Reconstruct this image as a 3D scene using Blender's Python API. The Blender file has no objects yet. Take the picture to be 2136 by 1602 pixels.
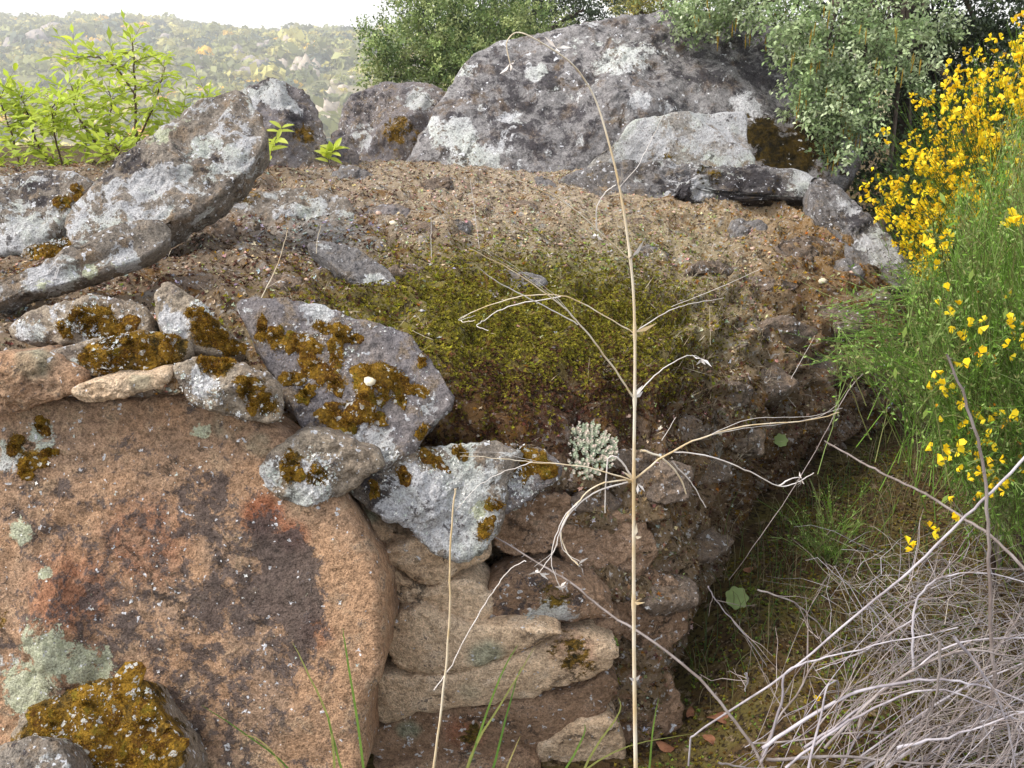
import bpy, math, random
import numpy as np
from mathutils import Vector, Matrix
from mathutils.bvhtree import BVHTree

random.seed(7)
RNG = np.random.default_rng(11)
R = math.radians
SC = bpy.context.scene
COL = SC.collection

# ------------------------------------------------------------------ camera
F, CX, CY = 2052.0, 1068.0, 801.0          # focal length and centre in photo pixels (2136 x 1602)
PITCH = R(20.0)
CAM = np.array([0.0, 0.0, 1.6])
FWD = np.array([0.0, math.cos(PITCH), -math.sin(PITCH)])
UP = np.array([0.0, math.sin(PITCH), math.cos(PITCH)])
RIGHT = np.array([1.0, 0.0, 0.0])
cd = bpy.data.cameras.new('camera'); cam = bpy.data.objects.new('camera', cd); COL.objects.link(cam)
cam.location = CAM; cam.rotation_euler = (R(90) - PITCH, 0, 0)
cd.sensor_width = 36.0; cd.lens = 36.0 * F / 2136.0
cd.clip_start = 0.05; cd.clip_end = 6000
SC.camera = cam

# ------------------------------------------------------------------ sky, sun, exposure
SUN_EL, SUN_AZ = R(50), R(-105)             # azimuth from +Y towards +X
w = bpy.data.worlds.new('World'); SC.world = w; w.use_nodes = True
nt = w.node_tree; nt.nodes.clear()
sky = nt.nodes.new('ShaderNodeTexSky'); sky.sky_type = 'NISHITA'; sky.sun_disc = False
sky.sun_elevation = SUN_EL; sky.sun_rotation = SUN_AZ
sky.air_density = 1.0; sky.dust_density = 0.6; sky.ozone_density = 1.0; sky.altitude = 600
hs = nt.nodes.new('ShaderNodeHueSaturation'); hs.inputs['Saturation'].default_value = 0.30
bg = nt.nodes.new('ShaderNodeBackground'); bg.inputs['Strength'].default_value = 0.15
wo = nt.nodes.new('ShaderNodeOutputWorld')
nt.links.new(sky.outputs[0], hs.inputs['Color']); nt.links.new(hs.outputs[0], bg.inputs['Color'])
nt.links.new(bg.outputs[0], wo.inputs['Surface'])
sd = bpy.data.lights.new('sun', 'SUN'); sd.energy = 1.5; sd.angle = R(25); sd.color = (1.0, 0.95, 0.88)
so = bpy.data.objects.new('sun', sd); COL.objects.link(so)
sdir = Vector((math.sin(SUN_AZ) * math.cos(SUN_EL), math.cos(SUN_AZ) * math.cos(SUN_EL), math.sin(SUN_EL)))
so.rotation_euler = sdir.to_track_quat('Z', 'Y').to_euler(); so.location = (-4, -3, 9)
vs = SC.view_settings
vs.view_transform = 'Standard'; vs.look = 'None'; vs.gamma = 1.0; vs.use_curve_mapping = False
vs.exposure = 1.46
SC.render.engine = 'CYCLES'
SC.cycles.use_denoising = True
SC.cycles.max_bounces = 5; SC.cycles.diffuse_bounces = 3; SC.cycles.transmission_bounces = 3
SC.cycles.volume_bounces = 0; SC.cycles.use_light_tree = False; SC.cycles.use_adaptive_sampling = True; SC.cycles.adaptive_threshold = 0.015

# ------------------------------------------------------------------ pixel <-> world
def ray(px, py):
    d = FWD + RIGHT * ((px - CX) / F) + UP * ((CY - py) / F)
    return d
def at(px, py, Y):
    d = ray(px, py); return CAM + d * (Y / d[1])
def onz(px, py, z):
    d = ray(px, py); return CAM + d * ((z - CAM[2]) / d[2])
def proj(P):
    q = np.asarray(P) - CAM
    dep = q @ FWD
    return CX + F * (q @ RIGHT) / dep, CY - F * (q @ UP) / dep, dep

# ------------------------------------------------------------------ noise
def _h(ix, iy, iz, s):
    h = (ix.astype(np.uint32) * np.uint32(374761393) + iy.astype(np.uint32) * np.uint32(668265263)
         + iz.astype(np.uint32) * np.uint32(2147483647 - 5) + np.uint32((s * 974634777) & 0xffffffff))
    h = (h ^ (h >> np.uint32(13))) * np.uint32(1274126177)
    h = (h ^ (h >> np.uint32(16))) * np.uint32(2246822519)
    return h ^ (h >> np.uint32(15))
def pnoise(p, seed=0):
    p = np.asarray(p, dtype=np.float64)
    i = np.floor(p).astype(np.int64); f = p - i
    u = f * f * f * (f * (f * 6 - 15) + 10)
    out = 0
    for dx in (0, 1):
        wx = u[:, 0] if dx else 1 - u[:, 0]
        for dy in (0, 1):
            wy = u[:, 1] if dy else 1 - u[:, 1]
            for dz in (0, 1):
                wz = u[:, 2] if dz else 1 - u[:, 2]
                h = _h(i[:, 0] + dx, i[:, 1] + dy, i[:, 2] + dz, seed)
                gx = (h & np.uint32(1023)) / 511.5 - 1
                gy = ((h >> np.uint32(10)) & np.uint32(1023)) / 511.5 - 1
                gz = ((h >> np.uint32(20)) & np.uint32(1023)) / 511.5 - 1
                out = out + wx * wy * wz * (gx * (f[:, 0] - dx) + gy * (f[:, 1] - dy) + gz * (f[:, 2] - dz))
    return out * 1.3
def fbm(p, o=4, seed=0, gain=0.5):
    p = np.asarray(p, dtype=np.float64); a = 1.0; s = 0; t = 0
    for k in range(o):
        s = s + a * pnoise(p + 17.3 * k, seed + k); t += a; a *= gain; p = p * 2.03
    return s / t
def sstep(a, b, x):
    t = np.clip((x - a) / (b - a), 0, 1); return t * t * (3 - 2 * t)

# ------------------------------------------------------------------ mesh and object helpers
def make_mesh(name, V, faces, attrs=None, smooth=True):
    """faces: list of integer arrays, each (n,3) or (n,4)"""
    me = bpy.data.meshes.new(name)
    V = np.ascontiguousarray(V, dtype=np.float32)
    if isinstance(faces, np.ndarray): faces = [faces]
    me.vertices.add(len(V)); me.vertices.foreach_set('co', V.ravel())
    li = np.concatenate([f.ravel() for f in faces]).astype(np.int32)
    tot = np.concatenate([np.full(len(f), f.shape[1], np.int32) for f in faces])
    st = np.concatenate([[0], np.cumsum(tot)[:-1]]).astype(np.int32)
    me.loops.add(len(li)); me.loops.foreach_set('vertex_index', li)
    me.polygons.add(len(tot)); me.polygons.foreach_set('loop_start', st)
    try: me.polygons.foreach_set('loop_total', tot)
    except Exception: pass
    me.update(calc_edges=True)
    if attrs:
        for k, A in attrs.items():
            at_ = me.attributes.new(k, 'FLOAT_COLOR', 'POINT')
            if A.shape[1] == 3: A = np.concatenate([A, np.ones((len(A), 1))], 1)
            at_.data.foreach_set('color', np.ascontiguousarray(A, np.float32).ravel())
    if smooth:
        me.polygons.foreach_set('use_smooth', np.ones(len(tot), dtype=bool))
    me.validate(); me.update()
    return me
def link(name, me, mat=None, parent=None, loc=(0, 0, 0)):
    o = bpy.data.objects.new(name, me); COL.objects.link(o); o.location = loc
    if mat is not None and me is not None and not me.materials: me.materials.append(mat)
    if parent is not None: o.parent = parent
    return o
def tag(o, label=None, cat=None, group=None, kind=None):
    if label: o['label'] = label
    if cat: o['category'] = cat
    if group: o['group'] = group
    if kind: o['kind'] = kind
    return o
def mobj(name, V, faces, mat, parent=None, base=None, attrs=None, smooth=True):
    """top-level: origin at base (or the lowest centre); child: parent's world origin"""
    V = np.asarray(V, dtype=np.float64)
    if parent is not None:
        org = origin_of(parent); me = make_mesh(name, V - org, faces, attrs, smooth)
        return link(name, me, mat, parent)
    if base is None:
        base = np.array([(V[:, 0].min() + V[:, 0].max()) / 2, (V[:, 1].min() + V[:, 1].max()) / 2, V[:, 2].min()])
    base = np.asarray(base, dtype=np.float64)
    return link(name, make_mesh(name, V - base, faces, attrs, smooth), mat, None, base)
def origin_of(o):
    p = np.zeros(3)
    while o is not None:
        p = p + np.array(o.location); o = o.parent
    return p
def empty(name, base):
    return link(name, None, None, None, base)
def bvh_of(V, faces):
    polys = []
    for f in (faces if isinstance(faces, list) else [faces]): polys += f.tolist()
    return BVHTree.FromPolygons(V.tolist(), polys)
SOLID = []                                  # (bvh, object) of every big solid, for putting things on surfaces
def hit(px, py, only=None):
    d = Vector(ray(px, py)).normalized(); best = None
    for b, o in (SOLID if only is None else [only]):
        h = b.ray_cast(Vector(CAM), d)
        if h[0] is not None and (best is None or h[3] < best[3]): best = h
    return best
def drop(x, y, z0=6.0):
    best = None
    for b, o in SOLID:
        h = b.ray_cast(Vector((x, y, z0)), Vector((0, 0, -1)))
        if h[0] is not None and (best is None or h[0].z > best): best = h[0].z
    return best
def vnormals(V, Q):
    N = np.zeros_like(V)
    a, b, c = V[Q[:, 0]], V[Q[:, 1]], V[Q[:, 2]]
    fn = np.cross(b - a, c - a)
    if Q.shape[1] == 4:
        d = V[Q[:, 3]]; fn = np.cross(c - a, d - b)
    for k in range(Q.shape[1]): np.add.at(N, Q[:, k], fn)
    return N / (np.linalg.norm(N, axis=1, keepdims=True) + 1e-12)
def grid_faces(nu, nv, wrap=False):
    i = np.arange(nu - 1)[:, None]; j = np.arange(nv if wrap else nv - 1)[None, :]
    j2 = (j + 1) % nv
    a = i * nv + j; b = i * nv + j2; c = (i + 1) * nv + j2; d = (i + 1) * nv + j
    return np.stack([a, b, c, d], -1).reshape(-1, 4)
def catmull(P, n, closed=False):
    P = np.asarray(P, dtype=np.float64); m = len(P)
    segs = m if closed else m - 1
    t = np.linspace(0, segs, n, endpoint=not closed)
    i = np.minimum(t.astype(int), segs - 1); f = (t - i)[:, None]
    def g(k): return P[k % m] if closed else P[np.clip(k, 0, m - 1)]
    p0, p1, p2, p3 = g(i - 1), g(i), g(i + 1), g(i + 2)
    return 0.5 * (2 * p1 + (p2 - p0) * f + (2 * p0 - 5 * p1 + 4 * p2 - p3) * f ** 2 + (3 * p1 - p0 - 3 * p2 + p3) * f ** 3)
def tube_arrays(P, rad, sides=5):
    P = np.asarray(P, dtype=np.float64); n = len(P)
    rad = np.broadcast_to(np.asarray(rad, dtype=np.float64), (n,))
    T = np.gradient(P, axis=0); T /= np.linalg.norm(T, axis=1, keepdims=True) + 1e-12
    ref = np.array([0.31, 0.87, 0.38])
    A = np.cross(T, ref); A /= np.linalg.norm(A, axis=1, keepdims=True) + 1e-9
    B = np.cross(T, A)
    th = np.arange(sides) * 2 * math.pi / sides
    V = P[:, None, :] + rad[:, None, None] * (np.cos(th)[None, :, None] * A[:, None, :] + np.sin(th)[None, :, None] * B[:, None, :])
    return V.reshape(-1, 3), grid_faces(n, sides, True)
class Acc:
    """collects many small pieces into one mesh"""
    def __init__(s): s.V = []; s.F3 = []; s.F4 = []; s.C = []; s.n = 0
    def add(s, V, Fc, col=None):
        V = np.asarray(V); Fc = np.asarray(Fc) + s.n
        (s.F3 if Fc.shape[1] == 3 else s.F4).append(Fc); s.V.append(V)
        if col is not None:
            col = np.asarray(col, dtype=np.float64)
            s.C.append(np.broadcast_to(col, (len(V), 3)) if col.ndim == 1 else col)
        s.n += len(V)
    def build(s, name, mat, parent=None, base=None, smooth=True):
        if not s.V: return None
        V = np.concatenate(s.V); fs = []
        if s.F3: fs.append(np.concatenate(s.F3))
        if s.F4: fs.append(np.concatenate(s.F4))
        return mobj(name, V, fs, mat, parent, base, {'col': np.concatenate(s.C)} if s.C else None, smooth)
def unit(a): return a / (np.linalg.norm(a, axis=-1, keepdims=True) + 1e-12)
def kites(P, D, N, L, W, fold=0.15):
    """one leaf-shaped quad per row: base P, direction D, facing N"""
    D = unit(D); S = unit(np.cross(D, N)); N2 = np.cross(S, D)
    L = np.asarray(L).reshape(-1, 1); W = np.asarray(W).reshape(-1, 1)
    a = P; m = P + D * L * 0.45 + N2 * L * fold * 0.5; t = P + D * L
    V = np.stack([a, m - S * W * 0.5, t, m + S * W * 0.5], 1).reshape(-1, 3)
    return V, np.arange(len(P) * 4).reshape(-1, 4)
def rand_dirs(n): return unit(RNG.normal(size=(n, 3)))

# ------------------------------------------------------------------ materials
def srgb(r, g, b):
    f = lambda c: (c / 12.92 if c <= 0.04045 else ((c + 0.055) / 1.055) ** 2.4)
    return (f(r / 255), f(g / 255), f(b / 255), 1.0)
class NB:
    def __init__(s, name):
        s.m = bpy.data.materials.new(name); s.m.use_nodes = True
        s.t = s.m.node_tree; s.t.nodes.clear(); s.l = s.t.links
        s.out = s.t.nodes.new('ShaderNodeOutputMaterial')
        tc = s.t.nodes.new('ShaderNodeTexCoord'); s.co = tc.outputs['Object']
    def n(s, k): return s.t.nodes.new(k)
    def put(s, sock, v):
        if isinstance(v, bpy.types.NodeSocket): s.l.new(v, sock)
        elif v is not None: sock.default_value = v
    def noise(s, scale, detail=4, rough=0.55, dist=0.0, co=None, w=0.0):
        n = s.n('ShaderNodeTexNoise')
        v = s.n('ShaderNodeVectorMath'); v.operation = 'ADD'; s.put(v.inputs[0], co or s.co); v.inputs[1].default_value = (w * 1.37, w * 2.11, w * 0.73)
        s.l.new(v.outputs[0], n.inputs['Vector'])
        n.inputs['Scale'].default_value = scale; n.inputs['Detail'].default_value = detail
        n.inputs['Roughness'].default_value = rough; n.inputs['Distortion'].default_value = dist
        return n.outputs['Fac']
    def voro(s, scale, feature='F1', out='Distance', co=None, rnd=1.0):
        n = s.n('ShaderNodeTexVoronoi'); n.feature = feature; s.put(n.inputs['Vector'], co or s.co)
        n.inputs['Scale'].default_value = scale; n.inputs['Randomness'].default_value = rnd
        return n.outputs[out]
    def math(s, op, a, b=0.0, clamp=False):
        n = s.n('ShaderNodeMath'); n.operation = op; n.use_clamp = clamp
        s.put(n.inputs[0], a); s.put(n.inputs[1], b); return n.outputs[0]
    def step(s, v, a, b, hi=1.0):
        n = s.n('ShaderNodeMapRange'); n.interpolation_type = 'SMOOTHSTEP'
        s.put(n.inputs['Value'], v); n.inputs['From Min'].default_value = a; n.inputs['From Max'].default_value = b
        n.inputs['To Min'].default_value = 0; n.inputs['To Max'].default_value = hi
        return n.outputs['Result']
    def mix(s, f, a, b):
        n = s.n('ShaderNodeMix'); n.data_type = 'RGBA'
        s.put(n.inputs['Factor'], f); s.put(n.inputs[6], a); s.put(n.inputs[7], b); return n.outputs[2]
    def mul(s, a, v):
        n = s.n('ShaderNodeMix'); n.data_type = 'RGBA'; n.blend_type = 'MULTIPLY'
        n.inputs['Factor'].default_value = 1.0; s.put(n.inputs[6], a)
        if isinstance(v, bpy.types.NodeSocket): s.l.new(v, n.inputs[7])
        else: n.inputs[7].default_value = v
        return n.outputs[2]
    def attr(s, name):
        n = s.n('ShaderNodeAttribute'); n.attribute_name = name; return n
    def sep(s, c):
        n = s.n('ShaderNodeSeparateColor'); s.put(n.inputs[0], c); return n.outputs
    def bump(s, h, strength, dist, prev=None):
        n = s.n('ShaderNodeBump'); n.inputs['Strength'].default_value = strength; n.inputs['Distance'].default_value = dist
        s.put(n.inputs['Height'], h)
        if prev is not None: s.put(n.inputs['Normal'], prev)
        return n.outputs[0]
    def bsdf(s, col, rough=0.9, nrm=None, spec=0.2, trans=None, tcol=None):
        p = s.n('ShaderNodeBsdfPrincipled'); s.put(p.inputs['Base Color'], col); s.put(p.inputs['Roughness'], rough)
        p.inputs['Specular IOR Level'].default_value = spec
        if nrm is not None: s.put(p.inputs['Normal'], nrm)
        o = p.outputs[0]
        if trans:
            t = s.n('ShaderNodeBsdfTranslucent'); s.put(t.inputs['Color'], tcol if tcol is not None else col)
            m = s.n('ShaderNodeMixShader'); m.inputs[0].default_value = trans
            s.l.new(o, m.inputs[1]); s.l.new(t.outputs[0], m.inputs[2]); o = m.outputs[0]
        s.l.new(o, s.out.inputs['Surface']); return s.m

MUSTARD, MUSTARD2, MOSSDARK = srgb(140, 107, 40), srgb(102, 78, 32), srgb(52, 45, 23)
def rock(name, c1, c2, c3, lichen=0.5, green=0.6, dark=0.5, specks=0.5, algae=0.0, moss_auto=0.0, pits=0.0, scale=1.0, darkcol=srgb(58, 54, 56), bump=1.0, mott=1.0, mossmul=1.0):
    """weathered stone; attribute mask: R moss, G pale lichen, B dark stain; mask2: R rust, G algae, B yellow lichen"""
    b = NB(name); K = scale
    a = b.sep(b.attr('mask').outputs['Color']); a2 = b.sep(b.attr('mask2').outputs['Color'])
    sub = lambda v: b.math('SUBTRACT', v, 0.5)
    nlow = b.noise(4 * K, 3, 0.6, 0.4); nmid = b.noise(17 * K, 5, 0.68, 0.3, w=2.0); nfin = b.noise(75 * K, 4, 0.7, w=4.0)
    grain = b.noise(260 * K, 2, 0.7, w=6.0)
    col = b.mix(b.step(nlow, 0.38, 0.62), c1, c2)
    col = b.mix(b.step(nmid, 0.5, 0.66), col, c3)
    col = b.mix(b.math('MULTIPLY', b.step(b.math('ADD', a2[0], b.math('MULTIPLY', sub(nmid), 0.9)), 0.3, 0.8), 0.75), col, srgb(140, 78, 52))
    al = b.math('ADD', a2[1], b.math('MULTIPLY', sub(nlow), 1.1))
    col = b.mix(b.step(al, 0.45 - algae * 0.4, 0.8, 0.65), col, srgb(138, 150, 128))
    # dark crust, frayed, with fine grains round it
    nd = b.noise(24 * K, 5, 0.74, 0.3, w=9.0)
    dk = b.math('ADD', b.math('MULTIPLY', sub(nd), 2.4), b.math('ADD', a[2], dark - 0.5))
    dk = b.math('ADD', dk, b.math('MULTIPLY', sub(nfin), 0.9))
    col = b.mix(b.step(dk, 0.22, 0.5, 0.88), col, darkcol)
    # pale crust lichen in patches with frayed rims
    nl = b.noise(11 * K, 5, 0.72, 0.5, w=3.0)
    pl = b.math('ADD', b.math('MULTIPLY', sub(nl), 2.7), b.math('ADD', a[1], lichen - 0.6))
    pl = b.math('ADD', pl, b.math('MULTIPLY', sub(nfin), 0.5))
    lcol = b.mix(b.step(nlow, 0.42, 0.6), srgb(192, 190, 189), b.mix(green, srgb(200, 198, 196), srgb(176, 183, 162)))
    lcol = b.mix(b.step(nfin, 0.5, 0.62, 0.75), lcol, srgb(112, 108, 106))
    lm = b.step(pl, 0.26, 0.42, 0.92)
    col = b.mix(lm, col, lcol)
    yl = b.math('ADD', a2[2], b.math('MULTIPLY', sub(nd), 2.2))
    col = b.mix(b.step(yl, 0.42, 0.55, 0.95), col, b.mix(b.step(nfin, 0.4, 0.65), srgb(196, 196, 168), srgb(150, 152, 124)))
    # black crusts again on top of the pale ones
    d2 = b.math('ADD', b.math('MULTIPLY', sub(nmid), 1.6), b.math('MULTIPLY', sub(nfin), 1.5))
    col = b.mix(b.step(d2, 0.26 - 0.1 * dark, 0.40 - 0.1 * dark, 0.8), col, b.mix(b.step(nlow, .4, .6), darkcol, srgb(98, 84, 66)))
    # cracks
    wv = b.n('ShaderNodeVectorMath'); wv.operation = 'ADD'; b.l.new(b.co, wv.inputs[0])
    sv = b.n('ShaderNodeVectorMath'); sv.operation = 'SCALE'; cb_ = b.n('ShaderNodeCombineXYZ'); [b.l.new(q, cb_.inputs[k]) for k, q in enumerate((nmid, nd, nl))]
    b.l.new(cb_.outputs[0], sv.inputs[0]); sv.inputs['Scale'].default_value = 0.16 / K; b.l.new(sv.outputs[0], wv.inputs[1])
    ce = b.voro(3.6 * K, 'DISTANCE_TO_EDGE', 'Distance', wv.outputs[0])
    crack = b.math('MULTIPLY', b.step(ce, 0.035, 0.004), b.step(nlow, 0.5, 0.56))
    col = b.mix(b.math('MULTIPLY', crack, .75), col, srgb(46, 40, 36))
    # bright flecks of lichen
    nsp = b.noise(58 * K, 2, 0.6, 0.0, w=13.0)
    sp = b.step(b.math('ADD', nsp, b.math('MULTIPLY', sub(nlow), 0.25)), 0.70 - specks * 0.07, 0.735 - specks * 0.07, 0.9)
    col = b.mix(sp, col, srgb(204, 203, 204))
    # moss
    mo = b.math('ADD', a[0], b.math('ADD', b.math('MULTIPLY', sub(nd), 1.5), moss_auto - 0.5))
    mcol = b.mix(b.step(nmid, 0.42, 0.6), b.mix(b.step(nfin, 0.35, 0.65), MOSSDARK, MUSTARD2), b.mix(b.step(nfin, 0.35, 0.65), MUSTARD2, MUSTARD))
    if mossmul != 1.0: mcol = b.mul(mcol, (mossmul * .9, mossmul, mossmul * .9, 1))
    mm = b.math('MULTIPLY', b.step(mo, 0.06, 0.2), b.math('SUBTRACT', 1.0, b.math('MULTIPLY', sp, 0.85)))
    col = b.mix(mm, col, mcol)
    val = b.n('ShaderNodeMapRange'); b.put(val.inputs[0], b.math('ADD', b.math('MULTIPLY', grain, 0.45), b.math('MULTIPLY', nfin, 0.55)))
    val.inputs[1].default_value = 0.39; val.inputs[2].default_value = 0.61
    val.inputs[3].default_value = 1 - 0.5 * mott; val.inputs[4].default_value = 1 + 0.38 * mott
    cc = b.n('ShaderNodeCombineColor'); [b.l.new(val.outputs[0], cc.inputs[k]) for k in range(3)]
    col = b.mul(col, cc.outputs[0])
    h = b.math('ADD', b.math('MULTIPLY', nmid, 0.022), b.math('ADD', b.math('MULTIPLY', nfin, 0.016), b.math('MULTIPLY', grain, 0.005)))
    if pits: h = b.math('ADD', h, b.math('MULTIPLY', b.voro(34 * K), 0.02 * pits))
    nr = b.bump(h, 0.75 * bump, 1.0)
    return b.bsdf(col, 0.92, nr, 0.15)
def vcol_mat(name, trans=0.0, rough=0.75, spec=0.25, var=0.35, scale=40, boost=1.0):
    b = NB(name); c = b.attr('col').outputs['Color']
    n = b.noise(scale, 3, 0.6)
    mr = b.n('ShaderNodeMapRange'); b.put(mr.inputs[0], n); mr.inputs[1].default_value = 0.3; mr.inputs[2].default_value = 0.7
    mr.inputs[3].default_value = (1 - var) * boost; mr.inputs[4].default_value = (1 + var) * boost
    cc = b.n('ShaderNodeCombineColor'); [b.l.new(mr.outputs[0], cc.inputs[k]) for k in range(3)]
    return b.bsdf(b.mul(c, cc.outputs[0]), rough, None, spec, trans)
def obj_random(b):
    n = b.n('ShaderNodeObjectInfo'); return n.outputs['Random']

# ------------------------------------------------------------------ ground to the far hill
def zterrain(x, y):
    x = np.asarray(x, dtype=np.float64); y = np.asarray(y, dtype=np.float64)
    crest = 4.5 - 9.0 * sstep(-330, -60, x) + 1.2 * np.sin(x * 0.021 + 1.0) + 1.0 * np.sin(x * 0.047)
    k = [-2000, 5.0, 9.0, 13, 60, 190, 300, 400, 520]
    v = [0, 0, 0.22, 0.15, -9, -40, -27, -14, -3.5]
    z = np.interp(y, k, v)
    far = np.interp(y, [520, 640, 760, 1500], [0, 1, 1.0, -4])
    z = np.where(y > 520, -3.5 + (crest + 3.5) * far, z)
    p = np.stack([x * 0.012, y * 0.012, np.zeros_like(x)], -1).reshape(-1, 3)
    z = z + (fbm(p, 4, 5) * 8).reshape(x.shape) * sstep(60, 300, y) * (1 - 0.6 * sstep(520, 640, y))
    p2 = np.stack([x * 2.2, y * 2.2, np.zeros_like(x)], -1).reshape(-1, 3)
    z = z + (fbm(p2, 4, 9) * 0.05).reshape(x.shape) * (1 - sstep(12, 30, np.abs(y)))
    z = z - 0.34 * sstep(0.75, 0.35, x) * sstep(-4, -6, -np.maximum(y, 0) * 0 - 5) * sstep(2.9, 2.4, y) * sstep(-1.0, 0.6, y)
    # the shelf keeps level on the side of the big boulder, and rises gently behind the broom
    z = z + sstep(13, 60, y) * 9 * sstep(0, 25, x - 0.1 * y) * (1 - sstep(60, 200, y))
    return z
def build_ground():
    th = np.linspace(-math.pi, math.pi, 420)
    r = np.concatenate([np.linspace(0.05, 4.5, 120), 4.5 * np.exp(np.linspace(0.02, math.log(1500 / 4.5), 170))])
    T, Rr = np.meshgrid(th, r)
    X = Rr * np.sin(T); Y = Rr * np.cos(T)
    Z = zterrain(X, Y)
    V = np.stack([X, Y, Z], -1).reshape(-1, 3); Fc = grid_faces(len(r), len(th))
    b = NB('ground_soil')
    n1 = b.noise(6, 6, 0.65, 0.3); n2 = b.noise(60, 4, 0.6, w=2.0); n3 = b.noise(0.035, 6, 0.6, w=3.0)
    c = b.mix(b.step(n1, 0.4, 0.62), srgb(78, 60, 40), srgb(92, 82, 44))
    c = b.mix(b.step(n2, 0.48, 0.62), c, srgb(46, 37, 26))
    c = b.mix(b.step(b.noise(34, 5, .7, w=5.), .56, .66), c, srgb(128, 110, 88))
    pos = b.n('ShaderNodeNewGeometry').outputs['Position']
    sx = b.n('ShaderNodeSeparateXYZ'); b.l.new(pos, sx.inputs[0])
    farc = b.mix(b.step(n3, 0.4, 0.6), srgb(126, 124, 84), srgb(150, 138, 110))
    c = b.mix(b.step(sx.outputs['Y'], 12, 40), c, farc)
    nr = b.bump(n2, 0.8, 0.012); nr = b.bump(n1, 0.5, 0.03, nr)
    m = b.bsdf(c, 0.95, nr, 0.1)
    o = link('ground', make_mesh('ground', V, Fc), m); o['kind'] = 'structure'
    near = (Rr.reshape(-1) < 30)
    keep = near[Fc].all(1)
    SOLID.append((bvh_of(V, Fc[keep]), o))
    return o
ground = build_ground()

# ------------------------------------------------------------------ the mound of stones and earth
PAL = np.array([srgb(122, 114, 36)[:3], srgb(82, 56, 44)[:3], srgb(190, 170, 142)[:3], srgb(150, 108, 40)[:3],
                srgb(176, 178, 176)[:3], srgb(130, 108, 80)[:3], srgb(140, 148, 84)[:3]])
# 0 yellow-green moss, 1 dark red-brown, 2 straw and pink grit, 3 mustard, 4 pale lichen, 5 brown, 6 light green
ZONES = [(1050, 640, 330, 100, 0, 4.6), (1120, 715, 300, 80, 0, 4.0), (1350, 720, 130, 120, 0, 3.6), (900, 700, 130, 90, 0, 1.5),
         (1120, 830, 330, 90, 1, 6.0), (1250, 890, 240, 70, 1, 5.0), (560, 540, 280, 90, 1, 2.0), (700, 400, 200, 60, 1, 1.0),
         (1200, 430, 340, 90, 2, 4.2), (850, 380, 260, 50, 2, 3.0), (1430, 620, 140, 120, 2, 2.4), (1500, 500, 160, 90, 2, 1.6),
         (520, 520, 200, 60, 2, 1.2), (1520, 760, 150, 100, 2, 1.2), (980, 880, 100, 60, 3, 4.0), (1450, 450, 130, 50, 3, 1.6), (1700, 480, 130, 90, 3, 1.5),
         (1750, 600, 170, 110, 3, 1.4), (1200, 560, 200, 60, 6, 0.9), (1400, 500, 160, 70, 6, 0.9), (640, 470, 120, 40, 4, 2.4), (700, 500, 70, 40, 4, 1.4),
         (1400, 1000, 150, 130, 5, 3.0), (1300, 1150, 220, 150, 5, 3.0), (1300, 1400, 220, 200, 5, 3.0), (1600, 900, 160, 150, 5, 1.8), (1560, 960, 120, 120, 3, 0.8),
         (1700, 700, 200, 130, 1, 1.5), (1720, 560, 140, 90, 5, 1.6), (1680, 1000, 140, 130, 1, 5.0), (1560, 1080, 90, 90, 1, 3.0)]  # dark moss; final two zones also put the undercut's shade into the colour
def zone_w(px, py):
    W = np.zeros((len(px), len(PAL))); W[:, 5] += 0.55; W[:, 1] += 0.35; W[:, 2] += 0.3; W[:, 4] += 0.12; W[:, 3] += 0.12
    for cx, cy, rx, ry, k, a in ZONES:
        W[:, k] += a * np.exp(-((px - cx) / rx) ** 2 - ((py - cy) / ry) ** 2)
    return W / W.sum(1, keepdims=True)
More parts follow.
